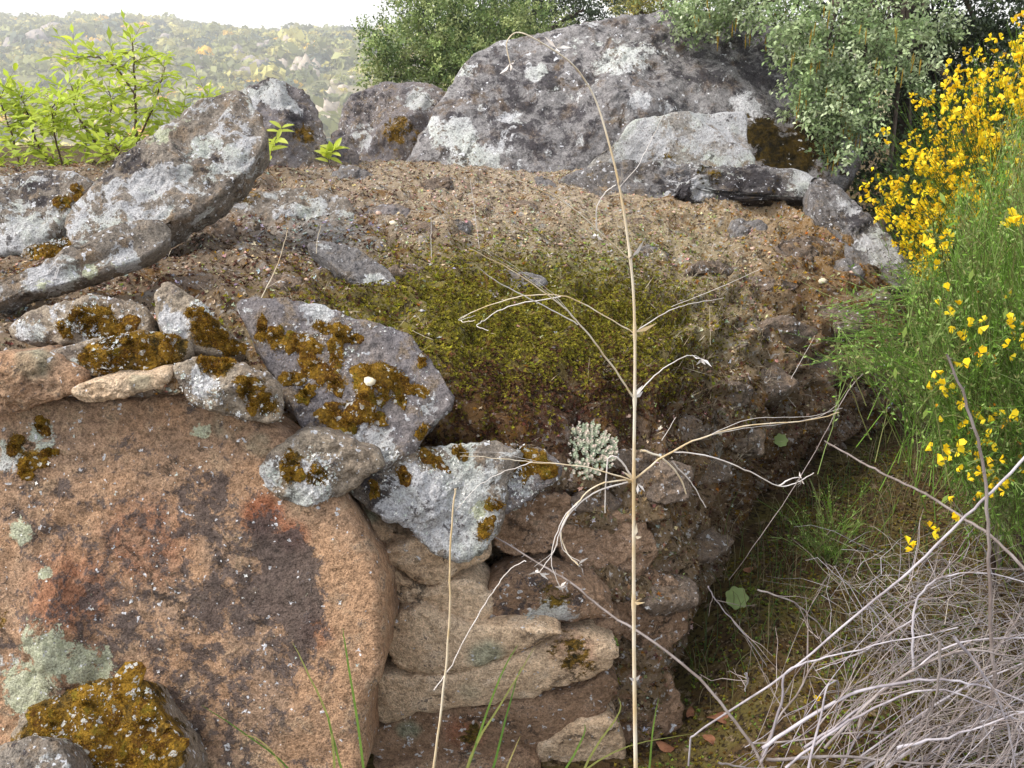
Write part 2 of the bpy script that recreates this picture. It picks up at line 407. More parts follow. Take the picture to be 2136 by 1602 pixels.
SEC = [
 (-3.0, [(2.3, -.42), (2.33, .1), (2.36, .5), (2.42, .78), (2.7, .90), (3.3, .93), (4.2, .93), (5.2, .90), (6.5, .65), (8, .15)]),
 (-1.7, [(2.0, -.42), (2.03, .1), (2.06, .5), (2.12, .80), (2.5, .93), (3.1, .95), (4.0, .95), (5.2, .91), (6.5, .65), (8, .15)]),
 (-0.8, [(2.13, -.42), (2.16, .1), (2.18, .5), (2.22, .78), (2.5, .92), (3.1, .94), (4.0, .95), (5.2, .91), (6.5, .65), (8, .15)]),
 (-0.3, [(2.13, -.42), (2.15, .1), (2.17, .45), (2.2, .70), (2.42, .85), (3.0, .915), (3.8, .945), (5.2, .90), (6.3, .65), (8, .15)]),
 (0.1, [(2.13, -.42), (2.15, .1), (2.16, .40), (2.18, .62), (2.3, .75), (2.6, .82), (3.5, .87), (5.0, .87), (6.3, .65), (8, .15)]),
 (0.36, [(2.10, -.35), (2.15, .05), (2.19, .35), (2.25, .55), (2.42, .68), (2.8, .77), (3.6, .82), (5.0, .87), (6.3, .7), (8, .15)]),
 (0.6, [(2.74, -.1), (2.73, .05), (2.66, .30), (2.73, .48), (2.95, .62), (3.3, .72), (3.9, .79), (5.0, .84), (6.3, .7), (8, .15)]),
 (0.9, [(3.30, -.1), (3.28, .05), (3.18, .25), (3.22, .42), (3.4, .58), (3.7, .67), (4.2, .75), (5.0, .80), (6.3, .7), (8, .15)]),
 (1.25, [(3.68, -.1), (3.66, .05), (3.55, .25), (3.56, .42), (3.7, .55), (3.95, .66), (4.4, .73), (5.1, .78), (6.3, .6), (8, .15)]),
 (1.5, [(3.85, -.1), (3.84, .05), (3.76, .20), (3.78, .38), (3.9, .52), (4.15, .63), (4.5, .70), (5.1, .76), (6.3, .6), (8, .15)]),
 (1.68, [(3.85, -.1), (3.9, .0), (3.97, .15), (4.05, .30), (4.2, .42), (4.4, .50), (4.7, .58), (5.2, .62), (6.3, .5), (8, .15)]),
 (1.9, [(4.1, -.1), (4.2, -.05), (4.25, .0), (4.3, .05), (4.4, .1), (4.6, .15), (4.9, .2), (5.3, .25), (6.3, .25), (8, .15)]),
 (2.2, [(4.4, -.15), (4.5, -.12), (4.55, -.1), (4.6, -.1), (4.7, -.1), (4.8, -.1), (5.0, -.05), (5.4, 0), (6.3, .05), (8, .1)])]
def build_mound():
    P = np.array([[(x, y, z) for y, z in s] for x, s in SEC])          # sections x points x 3
    xs = P[:, 0, 0]
    xf = np.concatenate([np.linspace(-3, -1.2, 60, endpoint=False), np.linspace(-1.2, 2.2, 330)])
    idx = np.interp(xf, xs, np.arange(len(xs)))
    i = np.clip(idx.astype(int), 0, len(xs) - 2); f = (idx - i)[:, None, None]
    f = f * f * (3 - 2 * f) * 0.6 + f * 0.4
    prof = P[i] * (1 - f) + P[i + 1] * f; prof[:, :, 0] = xf[:, None]
    rows = []
    for c in prof:
        fine = catmull(c, 200); L = np.concatenate([[0], np.cumsum(np.linalg.norm(np.diff(fine, axis=0), axis=1))])
        tt = np.linspace(0, 1, 430) ** 1.35 * L[-1]
        rows.append(np.stack([np.interp(tt, L, fine[:, k]) for k in range(3)], 1))
    G = np.array(rows); nu, nv = G.shape[:2]
    V = G.reshape(-1, 3); Q = grid_faces(nu, nv)
    N = vnormals(V, Q)
    if N[:, 2].mean() < 0: N = -N; Q = Q[:, ::-1]
    steep = 1 - np.clip(N[:, 2], 0, 1)
    wr = np.stack([fbm(V * 4, 2, 11), fbm(V * 4, 2, 12), fbm(V * 4, 2, 13)], 1) * 0.10
    n1 = fbm(V * 2.2, 3, 1); bil = 0.22 - np.abs(fbm((V + wr) * np.array([3.4, 3.4, 5.5]), 4, 2)); n3 = fbm(V * 30, 3, 3); n2 = fbm(V * 11, 3, 5)
    led = fbm((V + wr) * np.array([3.0, 3.0, 16.0]), 3, 6)
    right = sstep(0.45, 1.0, V[:, 0])
    disp = 0.05 * n1 + (0.16 + 0.12 * right + .10 * steep) * bil + 0.03 * n2 + 0.014 * n3 + steep * 0.06 * led - 0.012
    V = V + N * disp[:, None]
    N = vnormals(V, Q)
    px, py, dep = proj(V)
    W = zone_w(px, py); col = np.concatenate([W @ PAL, np.clip(W[:, :1] * 1.5 + W[:, 1:2] * .8 + W[:, 3:4] * .8, 0, 1)], 1)
    b = NB('mound_earth')
    ca = b.attr('col'); c = ca.outputs['Color']; bare = b.math('SUBTRACT', 1.0, b.math('MULTIPLY', ca.outputs['Alpha'], .85))
    n2 = b.noise(26, 6, 0.74, 0.3); n3 = b.noise(110, 4, 0.7, w=2.0); n4 = b.noise(8, 6, 0.7, 0.4, w=3.0); n5 = b.noise(12, 6, .72, .4, w=8.0)
    c = b.mix(b.math('MULTIPLY', bare, b.step(n4, 0.54, 0.60, 0.6)), c, srgb(140, 120, 104))
    c = b.mix(b.step(n5, 0.55, 0.60, 0.75), c, srgb(120, 84, 34))
    c = b.mix(b.step(n5, 0.43, 0.38, 0.8), c, srgb(46, 36, 22))
    c = b.mix(b.step(b.math('ADD', n4, b.math('MULTIPLY', b.math('SUBTRACT', n2, .5), .6)), 0.42, 0.36, 0.75) if False else b.math('MULTIPLY', bare, b.step(n4, .42, .36, .75)), c, srgb(156, 154, 150))
    c = b.mix(b.step(n2, 0.52, 0.62, 0.75), c, srgb(58, 44, 30))
    c = b.mix(b.math('MULTIPLY', bare, b.step(n3, 0.56, 0.66, 0.6)), c, srgb(182, 164, 146))
    nsp = b.noise(62, 2, 0.6, 0.0, w=6.0)
    c = b.mix(b.math('MULTIPLY', bare, b.step(nsp, 0.625, 0.655, 0.85)), c, srgb(200, 196, 192))
    c = b.mix(b.step(nsp, 0.37, 0.33, 0.85), c, srgb(32, 25, 18))
    h = b.math('ADD', b.math('MULTIPLY', n2, 0.045), b.math('MULTIPLY', n3, 0.016))
    m = b.bsdf(c, 0.95, b.bump(h, 0.85, 1.0), 0.1)
    o = link('terrain', make_mesh('terrain', V, Q, {'col': col}), m)
    o['kind'] = 'structure'
    bv = bvh_of(V, Q); SOLID.append((bv, o))
    return o, V, Q, N, bv
mound, MV, MQ, MN, MBVH = build_mound()

# ------------------------------------------------------------------ stones
STONES = {}
def paint(V, bvh, brushes, n_noise_seed=0):
    m1 = np.zeros((len(V), 4)); m2 = np.zeros((len(V), 4)); m1[:, 3] = 1; m2[:, 3] = 1
    ch = {'moss': (m1, 0), 'pale': (m1, 1), 'dark': (m1, 2), 'rust': (m2, 0), 'algae': (m2, 1), 'yellow': (m2, 2)}
    for br in brushes or []:
        k, px, py, r = br[:4]; s = br[4] if len(br) > 4 else 1.0
        A, c = ch[k]
        if px is None: A[:, c] = np.maximum(A[:, c], s); continue
        h = bvh.ray_cast(Vector(CAM), Vector(ray(px, py)).normalized())
        if h[0] is None: continue
        p = np.array(h[0]); rr = r * (np.dot(p - CAM, FWD)) / F
        d = np.linalg.norm(V - p, axis=1) / rr
        val = s * np.clip(1.35 - d, 0, 1)
        A[:, c] = np.maximum(A[:, c], val) if s > 0 else A[:, c] + val
    return {'mask': m1, 'mask2': m2}
def stone(name, outline, Y, tilt, yaw, T, mat, label=None, cat='stone', group=None, p=3.0, T2=None, amp=0.06, freq=3.0, seed=0, nth=128, brushes=None,
          parent=None, strata=0.0, solid=True, jag=0.02, dome=0.0, shift=0.0, cuts=13, rough=1.0):
    O = np.array(outline, dtype=np.float64)
    cx, cy = O.mean(0)
    P0 = at(cx, cy, Y)
    t, y = R(tilt), R(yaw)
    n = np.array([math.sin(y) * math.cos(t), -math.cos(y) * math.cos(t), math.sin(t)])
    e1 = np.array([math.cos(y), math.sin(y), 0]); e2 = np.cross(n, e1)
    C2 = []
    for px, py in O:
        d = ray(px, py); k = np.dot(P0 - CAM, n) / np.dot(d, n); q = CAM + d * k - P0
        C2.append((q @ e1, q @ e2))
    C2 = catmull(np.array(C2), 240, True)
    c = (C2.max(0) + C2.min(0)) / 2; D = C2 - c
    ang = np.arctan2(D[:, 1], D[:, 0]); rad = np.linalg.norm(D, axis=1)
    od = np.argsort(ang); ang = ang[od]; rad = rad[od]
    th = np.linspace(-math.pi, math.pi, nth, endpoint=False)
    rr = np.interp(th, np.concatenate([ang - 2 * math.pi, ang, ang + 2 * math.pi]), np.concatenate([rad, rad, rad]))
    size = rr.mean()
    nz = fbm(np.stack([np.cos(th) * 3, np.sin(th) * 3, np.full(nth, seed * 1.7)], 1), 4, seed)
    rr = rr * (1 + jag * 2 * nz)
    nr_top = max(10, nth // 4); nr_bot = max(6, nth // 8)
    ut = np.linspace(0.02, 1, nr_top) ** 0.8; ub = np.linspace(1, 0.03, nr_bot + 1)[1:]
    T2 = T if T2 is None else T2
    rings = []
    for k, u in enumerate(list(ut) + list(ub)):
        top = k < nr_top
        z = (T if top else -T2) * max(0.0, 1 - u ** p) ** (1 / p) + (dome * (1 - u * u) if top else 0)
        uu = u if top else u
        rings.append(P0 + e1 * (c[0] + np.cos(th) * rr * uu)[:, None] + e2 * (c[1] + np.sin(th) * rr * uu)[:, None] + n * (z + shift))
    G = np.array(rings); V = G.reshape(-1, 3); nu = len(rings)
    Q = grid_faces(nu, nth, True)
    V = np.concatenate([V, [G[0].mean(0), G[-1].mean(0)]])
    a = np.arange(nth); b2 = (a + 1) % nth
    F3 = np.concatenate([np.stack([np.full(nth, nu * nth), b2, a], 1),
                         np.stack([np.full(nth, nu * nth + 1), (nu - 1) * nth + a, (nu - 1) * nth + b2], 1)])
    N = vnormals(V, Q); N[-2] = n; N[-1] = -n
    sgn = 1.0 if (N[:nth].mean(0) @ n) > 0 else -1.0
    N = N * sgn
    if sgn < 0: Q = Q[:, ::-1]; F3 = F3[:, ::-1]
    rg = np.random.default_rng(seed + 100); ctr = V.mean(0)
    Lc = np.stack([(V - P0) @ e1 - c[0], (V - P0) @ e2 - c[1], (V - P0) @ n], 1)
    Z0 = Lc[:, 2].copy()
    for _ in range(cuts):
        az = rg.uniform(0, 2 * math.pi); el = R(rg.uniform(38, 78))
        dv = np.array([math.cos(az) * math.cos(el), math.sin(az) * math.cos(el), math.sin(el)])
        front = Lc[:, 2] > 0.15 * T
        s_ = Lc @ dv; k = np.quantile(s_[front], rg.uniform(0.58, 0.93))
        ex = np.clip(s_ - k, 0, None) * front
        Lc[:, 2] = np.where(front, np.maximum(Lc[:, 2] - ex / dv[2] * 0.9, 0.35 * Z0 + 0.02 * T), Lc[:, 2])
    V = P0 + e1 * (Lc[:, :1] + c[0]) + e2 * (Lc[:, 1:2] + c[1]) + n * Lc[:, 2:]
    N = vnormals(V, Q); N[-2] = n; N[-1] = -n
    fs = freq / size
    ds = fbm(V * fs, 6, seed + 3, 0.58)
    cell = np.abs(fbm(V * fs * 0.9, 3, seed + 20)); ridg = 0.25 - cell
    rel = min(size, 3 * T + 0.02)
    V = V + N * (rel * amp * (ds * 1.9 + ridg * 1.2))[:, None]
    kq = min(2.2, Y / 2.1)
    V = V + N * (rough * kq * (0.014 * fbm(V * 13 / kq, 3, seed + 31) + 0.0065 * np.minimum(0.1, fbm(V * 42 / kq, 3, seed + 33)) * 2))[:, None]
    if strata:
        local = np.stack([(V - P0) @ e1, (V - P0) @ n, (V - P0) @ e2], 1)
        s_ = fbm(local * np.array([2.5 / size, 2.5 / size, 14 / size]), 4, seed + 9)
        V = V + N * (strata * size * s_)[:, None]
    faces = [Q, F3]
    bv = bvh_of(V, faces)
    attrs = paint(V, bv, brushes)
    o = mobj(name, V, faces, mat, parent, None, attrs)
    if label: tag(o, label, cat, group)
    if solid: SOLID.append((bv, o))
    o_rec = dict(o=o, V=V, faces=faces, bvh=bv, mask=attrs['mask'], N=N)
    STONES[o.name] = o_rec
    return o_rec
M_GREY = rock('granite_grey', srgb(126, 122, 120), srgb(108, 102, 98), srgb(128, 115, 100), lichen=0.60, green=0.5, dark=0.52, specks=0.7, mossmul=.7)
M_SLAB = rock('granite_slab', srgb(116, 110, 110), srgb(128, 119, 114), srgb(140, 123, 104), lichen=0.46, green=0.3, dark=0.48, specks=0.6)
M_TAN = rock('sandstone_tan', srgb(168, 133, 103), srgb(146, 120, 98), srgb(182, 152, 122), lichen=0.14, dark=0.56, specks=0.4, green=0.8, darkcol=srgb(80, 71, 68), mott=1.15)
M_BUFF = rock('sandstone_buff', srgb(204, 178, 148), srgb(188, 160, 130), srgb(216, 192, 164), lichen=0.08, dark=0.12, specks=0.2, algae=0.25)
M_BROWN = rock('sandstone_brown', srgb(150, 122, 98), srgb(132, 106, 84), srgb(166, 138, 114), lichen=0.26, dark=0.46, specks=0.7, moss_auto=0.16, mossmul=.9)
M_BIG = rock('granite_dark', srgb(124, 120, 118), srgb(138, 133, 130), srgb(112, 98, 86), lichen=0.64, green=0.4, dark=0.66, specks=0.3, pits=0.7, scale=0.42, bump=1.0, mossmul=.22)  # moss colour darkened here to carry the shade it sits in
M_LICH = rock('granite_lichened', srgb(134, 124, 112), srgb(118, 108, 98), srgb(150, 130, 108), lichen=0.74, green=0.6, dark=0.60, specks=0.9)
M_PALE_SLAB = rock('granite_pale', srgb(158, 152, 146), srgb(142, 136, 126), srgb(150, 134, 112), lichen=0.80, green=0.6, dark=0.58, specks=0.7, mossmul=.7)
M_HUMP = rock('mound_rock', srgb(128, 112, 98), srgb(108, 94, 82), srgb(140, 116, 92), lichen=0.46, green=0.5, dark=0.58, specks=0.9, moss_auto=0.22, mossmul=.9)
M_MOSSY = rock('granite_mossy', srgb(152, 138, 120), srgb(136, 121, 104), srgb(120, 108, 98), lichen=0.54, green=0.5, dark=0.5, specks=0.95, moss_auto=0.14)

# --- the great tan boulder and the slabs heaped on it
stone('tan_boulder', [(-420, 812), (-150, 828), (60, 838), (240, 830), (400, 840), (520, 868), (625, 930), (706, 1030), (760, 1120), (792, 1200), (804, 1290),
      (798, 1380), (765, 1450), (752, 1540), (745, 1640), (600, 1690), (200, 1700), (-250, 1680), (-450, 1400), (-480, 1050)], 1.86, 20, -4, 0.08, M_TAN,
      'huge tan boulder with red and black stains and white lichen below the mossy slabs', 'boulder', p=6, T2=0.35, amp=0.07, freq=2.6, seed=3, nth=240, jag=0.012,
      brushes=[('dark', 590, 1150, 60, .75), ('dark', 600, 1230, 76, 1.0), ('dark', 550, 1120, 60, .6), ('dark', 620, 1190, 60, 1.0), ('dark', 620, 1280, 60, .8), ('dark', 200, 1300, 200, .32), ('dark', 130, 1100, 160, .25), ('dark', 450, 1480, 200, .3), ('dark', 330, 1220, 120, .25), ('rust', 720, 1200, 90, .28), ('rust', 740, 1320, 80, .25), ('dark', 440, 1060, 90, .45), ('dark', 480, 1270, 130, .42), ('dark', 640, 1310, 60, .5),
               ('dark', 300, 960, 90, .25), ('dark', 380, 1420, 150, .35), ('dark', 600, 1350, 110, .4), ('dark', 350, 1100, 120, .3), ('dark', 720, 1180, 60, -.5), ('dark', 740, 1280, 60, -.5), ('dark', 700, 1100, 50, -.5), ('dark', 660, 1050, 40, -.4), ('dark', 250, 900, 120, -.2), ('dark', 740, 1380, 50, -.4),
               ('rust', 550, 1075, 60, .9), ('rust', 610, 1120, 50, .8), ('rust', 300, 1130, 170, .55), ('rust', 660, 1320, 60, .6), ('rust', 150, 1240, 160, .6), ('rust', 690, 1230, 60, .3),
               ('moss', 60, 960, 45, .75), ('moss', 90, 885, 30, .7), ('moss', 40, 930, 40, .7), ('moss', 5, 1290, 35, .7),
               ('pale', 95, 915, 50, .9), ('pale', 20, 960, 55, .9), ('pale', 150, 880, 40, .6), ('pale', 60, 1400, 130, .5), ('pale', 340, 880, 60, .5), ('pale', 40, 1110, 40, .5),
               ('yellow', 90, 1370, 75, .9), ('yellow', 60, 1440, 70, .9), ('yellow', 180, 1390, 60, .75), ('yellow', 40, 1110, 30, .8), ('yellow', 95, 1195, 18, .9), ('yellow', 420, 900, 22, .8),
               ('algae', 480, 880, 80, .55), ('algae', 540, 930, 60, .6), ('algae', 740, 1480, 50, .6), ('algae', 300, 850, 80, .3), ('algae', 650, 1500, 110, .35)])
stone('mossy_slab', [(494, 640), (555, 622), (650, 634), (770, 676), (845, 696), (905, 760), (946, 832), (905, 890), (850, 950), (770, 985), (690, 965), (640, 905), (590, 820), (545, 740)],
      2.10, 42, 10, 0.035, M_SLAB, 'grey tilted slab thick with mustard moss cushions and one white pebble', 'slab', p=6, T2=0.09, amp=0.05, seed=5, nth=140, jag=0.012,
      brushes=[('moss', 740, 800, 130, .55), ('moss', 610, 740, 70, .5), ('moss', 720, 870, 110, .5), ('pale', 760, 950, 90, .5), ('pale', 660, 645, 40, .7), ('pale', 880, 840, 60, .3), ('dark', 650, 850, 60, .4), ('moss', 640, 900, 50, .5)])
stone('block_stone', [(548, 962), (590, 925), (650, 898), (740, 920), (800, 960), (760, 1000), (720, 1030), (660, 1050), (590, 1040), (545, 1000)],
      1.9, 14, 6, 0.06, M_MOSSY, 'squat lichen-edged block wedged under the mossy slab', 'stone', p=3.2, T2=0.15, amp=0.06, seed=6,
      brushes=[('moss', 610, 980, 50, .6), ('moss', 660, 990, 40, .6), ('pale', 640, 1030, 60, .7), ('pale', 560, 985, 40, .8)])
stone('pale_block', [(712, 1008), (800, 965), (880, 935), (1000, 925), (1090, 945), (1060, 1010), (1048, 1080), (1030, 1130), (985, 1168), (930, 1164), (860, 1108), (790, 1070)],
      2.0, 24, 4, 0.06, M_LICH, 'pale grey lichen-crusted block jutting out over the layered wall', 'stone', p=4, T2=0.16, amp=0.08, seed=7, nth=120,
      brushes=[('pale', 930, 1060, 110, .8), ('pale', 980, 1120, 60, .6), ('moss', 1010, 1110, 34, .7), ('moss', 1030, 1050, 30, .6), ('moss', 800, 1010, 60, .5), ('moss', 900, 960, 70, .55), ('dark', 800, 1040, 70, .5), ('yellow', 1000, 1060, 22, .7)])
stone('capping_stone', [(960, 950), (1030, 932), (1100, 930), (1160, 955), (1172, 990), (1120, 1030), (1060, 1070), (1030, 1065), (1000, 1010)],
      2.06, 32, 10, 0.05, M_SLAB, 'brown wedge stone topped with mustard moss beside the silvery stonecrop', 'stone', p=3.5, T2=0.14, amp=0.07, seed=8,
      brushes=[('moss', 1090, 960, 50, .8), ('moss', 1140, 975, 34, .7), ('pale', 1090, 1010, 40, .4)])
stone('flat_stone', [(24, 690), (60, 655), (130, 632), (220, 622), (300, 640), (318, 690), (290, 716), (200, 722), (110, 716), (50, 708)],
      2.1, 34, -6, 0.045, M_MOSSY, 'flat stone with a mustard moss band under the long low slab', 'stone', p=3.5, T2=0.12, amp=0.07, seed=9,
      brushes=[('moss', 200, 672, 60, .7), ('moss', 260, 700, 50, .7), ('moss', 140, 680, 40, .5), ('pale', 60, 700, 50, .7), ('pale', 190, 700, 40, .6), ('pale', 120, 645, 40, .3)])
stone('moss_stone', [(98, 745), (130, 728), (230, 705), (330, 690), (392, 708), (385, 745), (330, 772), (250, 786), (180, 782), (120, 772)],
      1.97, 26, 4, 0.05, M_MOSSY, 'rounded stone cloaked in brown moss with a bare cream nose', 'stone', p=2.6, T2=0.14, amp=0.06, seed=10,
      brushes=[('moss', 250, 740, 90, .9), ('moss', 340, 725, 60, .9), ('moss', 190, 745, 40, .8), ('pale', 122, 752, 26, .6), ('pale', 160, 770, 40, .6), ('pale', 280, 778, 50, .3)])
stone('lens_stone', [(150, 822), (172, 800), (230, 786), (300, 782), (352, 772), (346, 805), (290, 820), (220, 832), (175, 836)],
      1.88, 8, 4, 0.035, M_BUFF, 'thin buff lens of stone chocked above the tan boulder', 'stone', p=2.5, T2=0.12, amp=0.06, seed=11,
      brushes=[('pale', 200, 808, 22, .4), ('dark', 186, 806, 16, .5), ('algae', 290, 790, 50, .6)])
stone('brown_block', [(-120, 760), (0, 742), (90, 735), (170, 770), (178, 800), (140, 826), (60, 850), (-60, 860), (-140, 830)],
      1.93, 8, -3, 0.05, M_TAN, 'tan block filling the gap beside the thin buff lens', 'stone', p=4, T2=0.14, amp=0.06, seed=12,
      brushes=[('algae', 60, 745, 90, .6)])
stone('wedge_stone', [(322, 640), (330, 605), (352, 590), (400, 625), (455, 680), (512, 728), (480, 742), (420, 738), (370, 720), (338, 690)],
      2.06, 36, 22, 0.05, M_MOSSY, 'small wedge of stone leaning by the mossy slab, moss down its back', 'stone', p=3, T2=0.14, amp=0.07, seed=13,
      brushes=[('pale', 360, 680, 40, .7), ('moss', 430, 690, 44, .8), ('moss', 480, 725, 30, .8), ('moss', 395, 650, 26, .6)])
stone('round_stone', [(362, 780), (380, 752), (440, 748), (510, 762), (572, 790), (590, 840), (578, 880), (520, 880), (450, 858), (395, 832)],
      1.90, 22, 6, 0.06, M_MOSSY, 'rounded cream and moss stone beneath the wedge, above the tan boulder', 'stone', p=2.8, T2=0.14, amp=0.07, seed=14,
      brushes=[('pale', 420, 800, 36, .5), ('moss', 520, 810, 40, .7), ('moss', 560, 850, 34, .6), ('moss', 450, 752, 50, .7), ('moss', 480, 850, 40, .4)])
stone('long_slab', [(-120, 640), (-20, 598), (100, 545), (220, 490), (300, 465), (352, 468), (362, 490), (330, 525), (260, 555), (150, 590), (40, 620), (-60, 665)],
      2.47, 40, 8, 0.028, M_LICH, 'long low slab with yellow-green lichen, sloping under the big leaning slab', 'slab', p=7, T2=0.06, amp=0.04, cuts=5, rough=.7, seed=15, nth=120,
      brushes=[('yellow', 190, 565, 22, .8), ('yellow', 85, 590, 20, .6), ('pale', 265, 545, 30, .8), ('pale', 100, 580, 60, .4), ('yellow', 250, 548, 22, .5)])
stone('leaning_slab', [(138, 455), (180, 405), (230, 350), (300, 300), (380, 245), (450, 205), (490, 190), (530, 215), (556, 275), (545, 320), (500, 375), (430, 430), (360, 470), (270, 500), (190, 528), (150, 510)],
      3.0, 44, 4, 0.05, M_LICH, 'big leaning slab crusted with grey-green lichen in front of the leafy sapling', 'slab', p=5.5, T2=0.13, amp=0.06, seed=16, nth=180,
      brushes=[('pale', 310, 390, 40, 1.0), ('pale', 385, 357, 16, 1.0), ('pale', 250, 470, 90, .4), ('pale', 480, 300, 60, .3), ('yellow', 330, 290, 40, .5), ('yellow', 380, 265, 40, .4), ('dark', 470, 340, 40, .3), ('dark', 260, 340, 50, .3)])
stone('end_slab', [(-160, 430), (-60, 380), (40, 365), (120, 358), (180, 372), (196, 400), (160, 450), (110, 500), (60, 525), (-20, 535), (-120, 560)],
      2.95, 40, -6, 0.06, M_LICH, 'lichened slab with a dark moss strip lying against the big leaning slab', 'slab', p=3.5, T2=0.12, amp=0.06, seed=17, nth=120,
      brushes=[('moss', 130, 420, 34, .7), ('moss', 165, 400, 26, .6), ('pale', 50, 480, 80, .5), ('dark', 60, 390, 60, .4)])
stone('propping_stone', [(40, 560), (70, 520), (130, 500), (190, 520), (180, 560), (120, 580), (60, 590)], 2.85, 40, 0, 0.05, M_MOSSY,
      'mossy stone between the end slab and the long low slab', 'stone', p=3, T2=0.1, amp=0.06, seed=18, brushes=[('moss', 110, 535, 70, 1.0)])
stone('sunken_stone', [(640, 515), (680, 505), (740, 520), (800, 560), (825, 595), (815, 625), (780, 632), (750, 605), (700, 560)],
      2.75, 52, 16, 0.018, M_GREY, 'smooth blue-grey flat stone sunk in the moss above the mossy slab', 'stone', p=4, T2=0.06, amp=0.05, seed=19,
      brushes=[('pale', 785, 590, 26, .7)])
stone('buried_stone', [(1000, 572), (1040, 563), (1110, 572), (1138, 590), (1100, 602), (1040, 595)], 2.95, 62, 6, 0.015, M_GREY,
      'narrow grey stone barely showing through green moss behind the dry stalk', 'stone', p=3, T2=0.06, amp=0.05, seed=20)
stone('brown_hump', [(760, 440), (800, 425), (855, 440), (872, 480), (850, 500), (800, 490), (765, 470)], 3.55, 50, 0, 0.03, M_SLAB,
      'low brown-grey hump of rock in the dry moss of the mound top', 'stone', p=2.4, T2=0.08, amp=0.06, seed=21, brushes=[('moss', 800, 450, 30, .4)])
stone('grey_hump', [(480, 420), (560, 400), (660, 395), (730, 420), (740, 470), (680, 490), (600, 500), (520, 480)], 3.5, 48, 0, 0.03, M_LICH,
      'pale lichened rise of rock beside the big leaning slab', 'stone', p=2.4, T2=0.08, amp=0.08, seed=22, brushes=[('moss', 640, 410, 50, .5), ('moss', 520, 410, 40, .6), ('pale', 640, 460, 60, .5)])

# --- boulders behind the mound
stone('big_boulder', [(815, 385), (848, 332), (888, 272), (918, 215), (945, 168), (980, 126), (1025, 100), (1080, 84), (1200, 56), (1300, 40), (1395, 28), (1500, 34), (1600, 60), (1700, 110), (1770, 190), (1800, 300), (1760, 400), (1600, 420), (1300, 430), (1000, 430), (840, 420)],
      6.3, 40, 2, 0.26, M_BIG, 'enormous dark grey boulder with pale lichen blotches under the hanging oak branches', 'boulder', p=3.0, T2=1.0, amp=0.035, freq=2.4, seed=30, nth=260, jag=0.008, strata=0.006,
      brushes=[('pale', 1290, 115, 60, .55), ('pale', 960, 270, 70, .45), ('pale', 1340, 205, 26, .7), ('pale', 1120, 150, 25, .6), ('dark', 1450, 110, 150, .22), ('dark', 1100, 210, 160, .2), ('moss', 1590, 275, 60, .9), ('moss', 1640, 330, 90, 1.0),
               ('moss', 1520, 215, 40, .5), ('pale', 1560, 215, 40, .6), ('moss', 1250, 75, 90, .3), ('moss', 1500, 90, 80, .25), ('pale', 1000, 330, 80, .45), ('dark', 1600, 150, 100, .35), ('moss', 1700, 300, 120, .8)])
stone('ledge_slab', [(1285, 300), (1310, 268), (1370, 252), (1460, 242), (1530, 238), (1556, 240), (1560, 290), (1566, 345), (1560, 385), (1480, 392), (1400, 390), (1300, 388), (1215, 380), (1235, 335)],
      5.0, 22, 0, 0.12, M_PALE_SLAB, 'squared pale slab with a sharp corner at the foot of the enormous boulder', 'slab', p=12, T2=0.3, amp=0.02, cuts=2, rough=.45, seed=31, nth=150, jag=0.01,
      brushes=[('pale', 1340, 285, 60, .6), ('pale', 1500, 290, 80, .3), ('moss', 1400, 335, 60, .5), ('pale', 1520, 250, 60, .5)])
stone('ledge_rock', [(1160, 385), (1220, 352), (1330, 340), (1450, 345), (1560, 345), (1640, 355), (1692, 362), (1706, 400), (1665, 436), (1610, 430), (1550, 408), (1480, 430), (1400, 415), (1350, 452), (1300, 446), (1230, 415)],
      4.75, 34, -3, 0.06, M_GREY, 'wavy dark ledge of rock running below the squared pale slab', 'rock', p=3, T2=0.2, amp=0.10, freq=4, seed=32, nth=180,
      brushes=[('pale', 1670, 375, 34, .9), ('pale', 1650, 425, 34, .7), ('pale', 1460, 390, 26, .7), ('dark', 1420, 400, 60, .7), ('dark', 1560, 395, 80, .7), ('moss', 1480, 360, 70, .55), ('moss', 1600, 400, 60, .5), ('moss', 1250, 370, 60, .5), ('moss', 1300, 430, 40, .5), ('pale', 1400, 355, 60, .3)])
stone('edge_rock', [(1690, 368), (1745, 390), (1805, 440), (1860, 505), (1905, 560), (1910, 596), (1850, 600), (1790, 560), (1750, 500), (1700, 440)],
      4.4, 52, 18, 0.03, M_GREY, 'dark rock edge dropping from the wavy ledge toward the yellow broom', 'rock', p=3, T2=0.2, amp=0.08, seed=33,
      brushes=[('dark', 1790, 450, 50, .5), ('pale', 1770, 430, 40, .4), ('pale', 1840, 520, 50, .6)])
stone('domed_boulder', [(478, 240), (490, 200), (520, 178), (560, 168), (600, 172), (640, 195), (662, 240), (680, 300), (680, 360), (600, 372), (520, 360), (490, 300)],
      5.0, 24, 14, 0.16, M_SLAB, 'domed boulder with smooth pinkish-grey bald patches behind the big leaning slab', 'boulder', p=2.3, T2=0.3, amp=0.05, seed=34, nth=130,
      brushes=[('pale', 515, 208, 34, 1.1), ('pale', 575, 195, 40, 1.0), ('pale', 610, 220, 26, .9), ('dark', 620, 240, 40, .6), ('moss', 640, 280, 40, .7), ('moss', 560, 240, 50, .45), ('dark', 560, 172, 60, .5)])
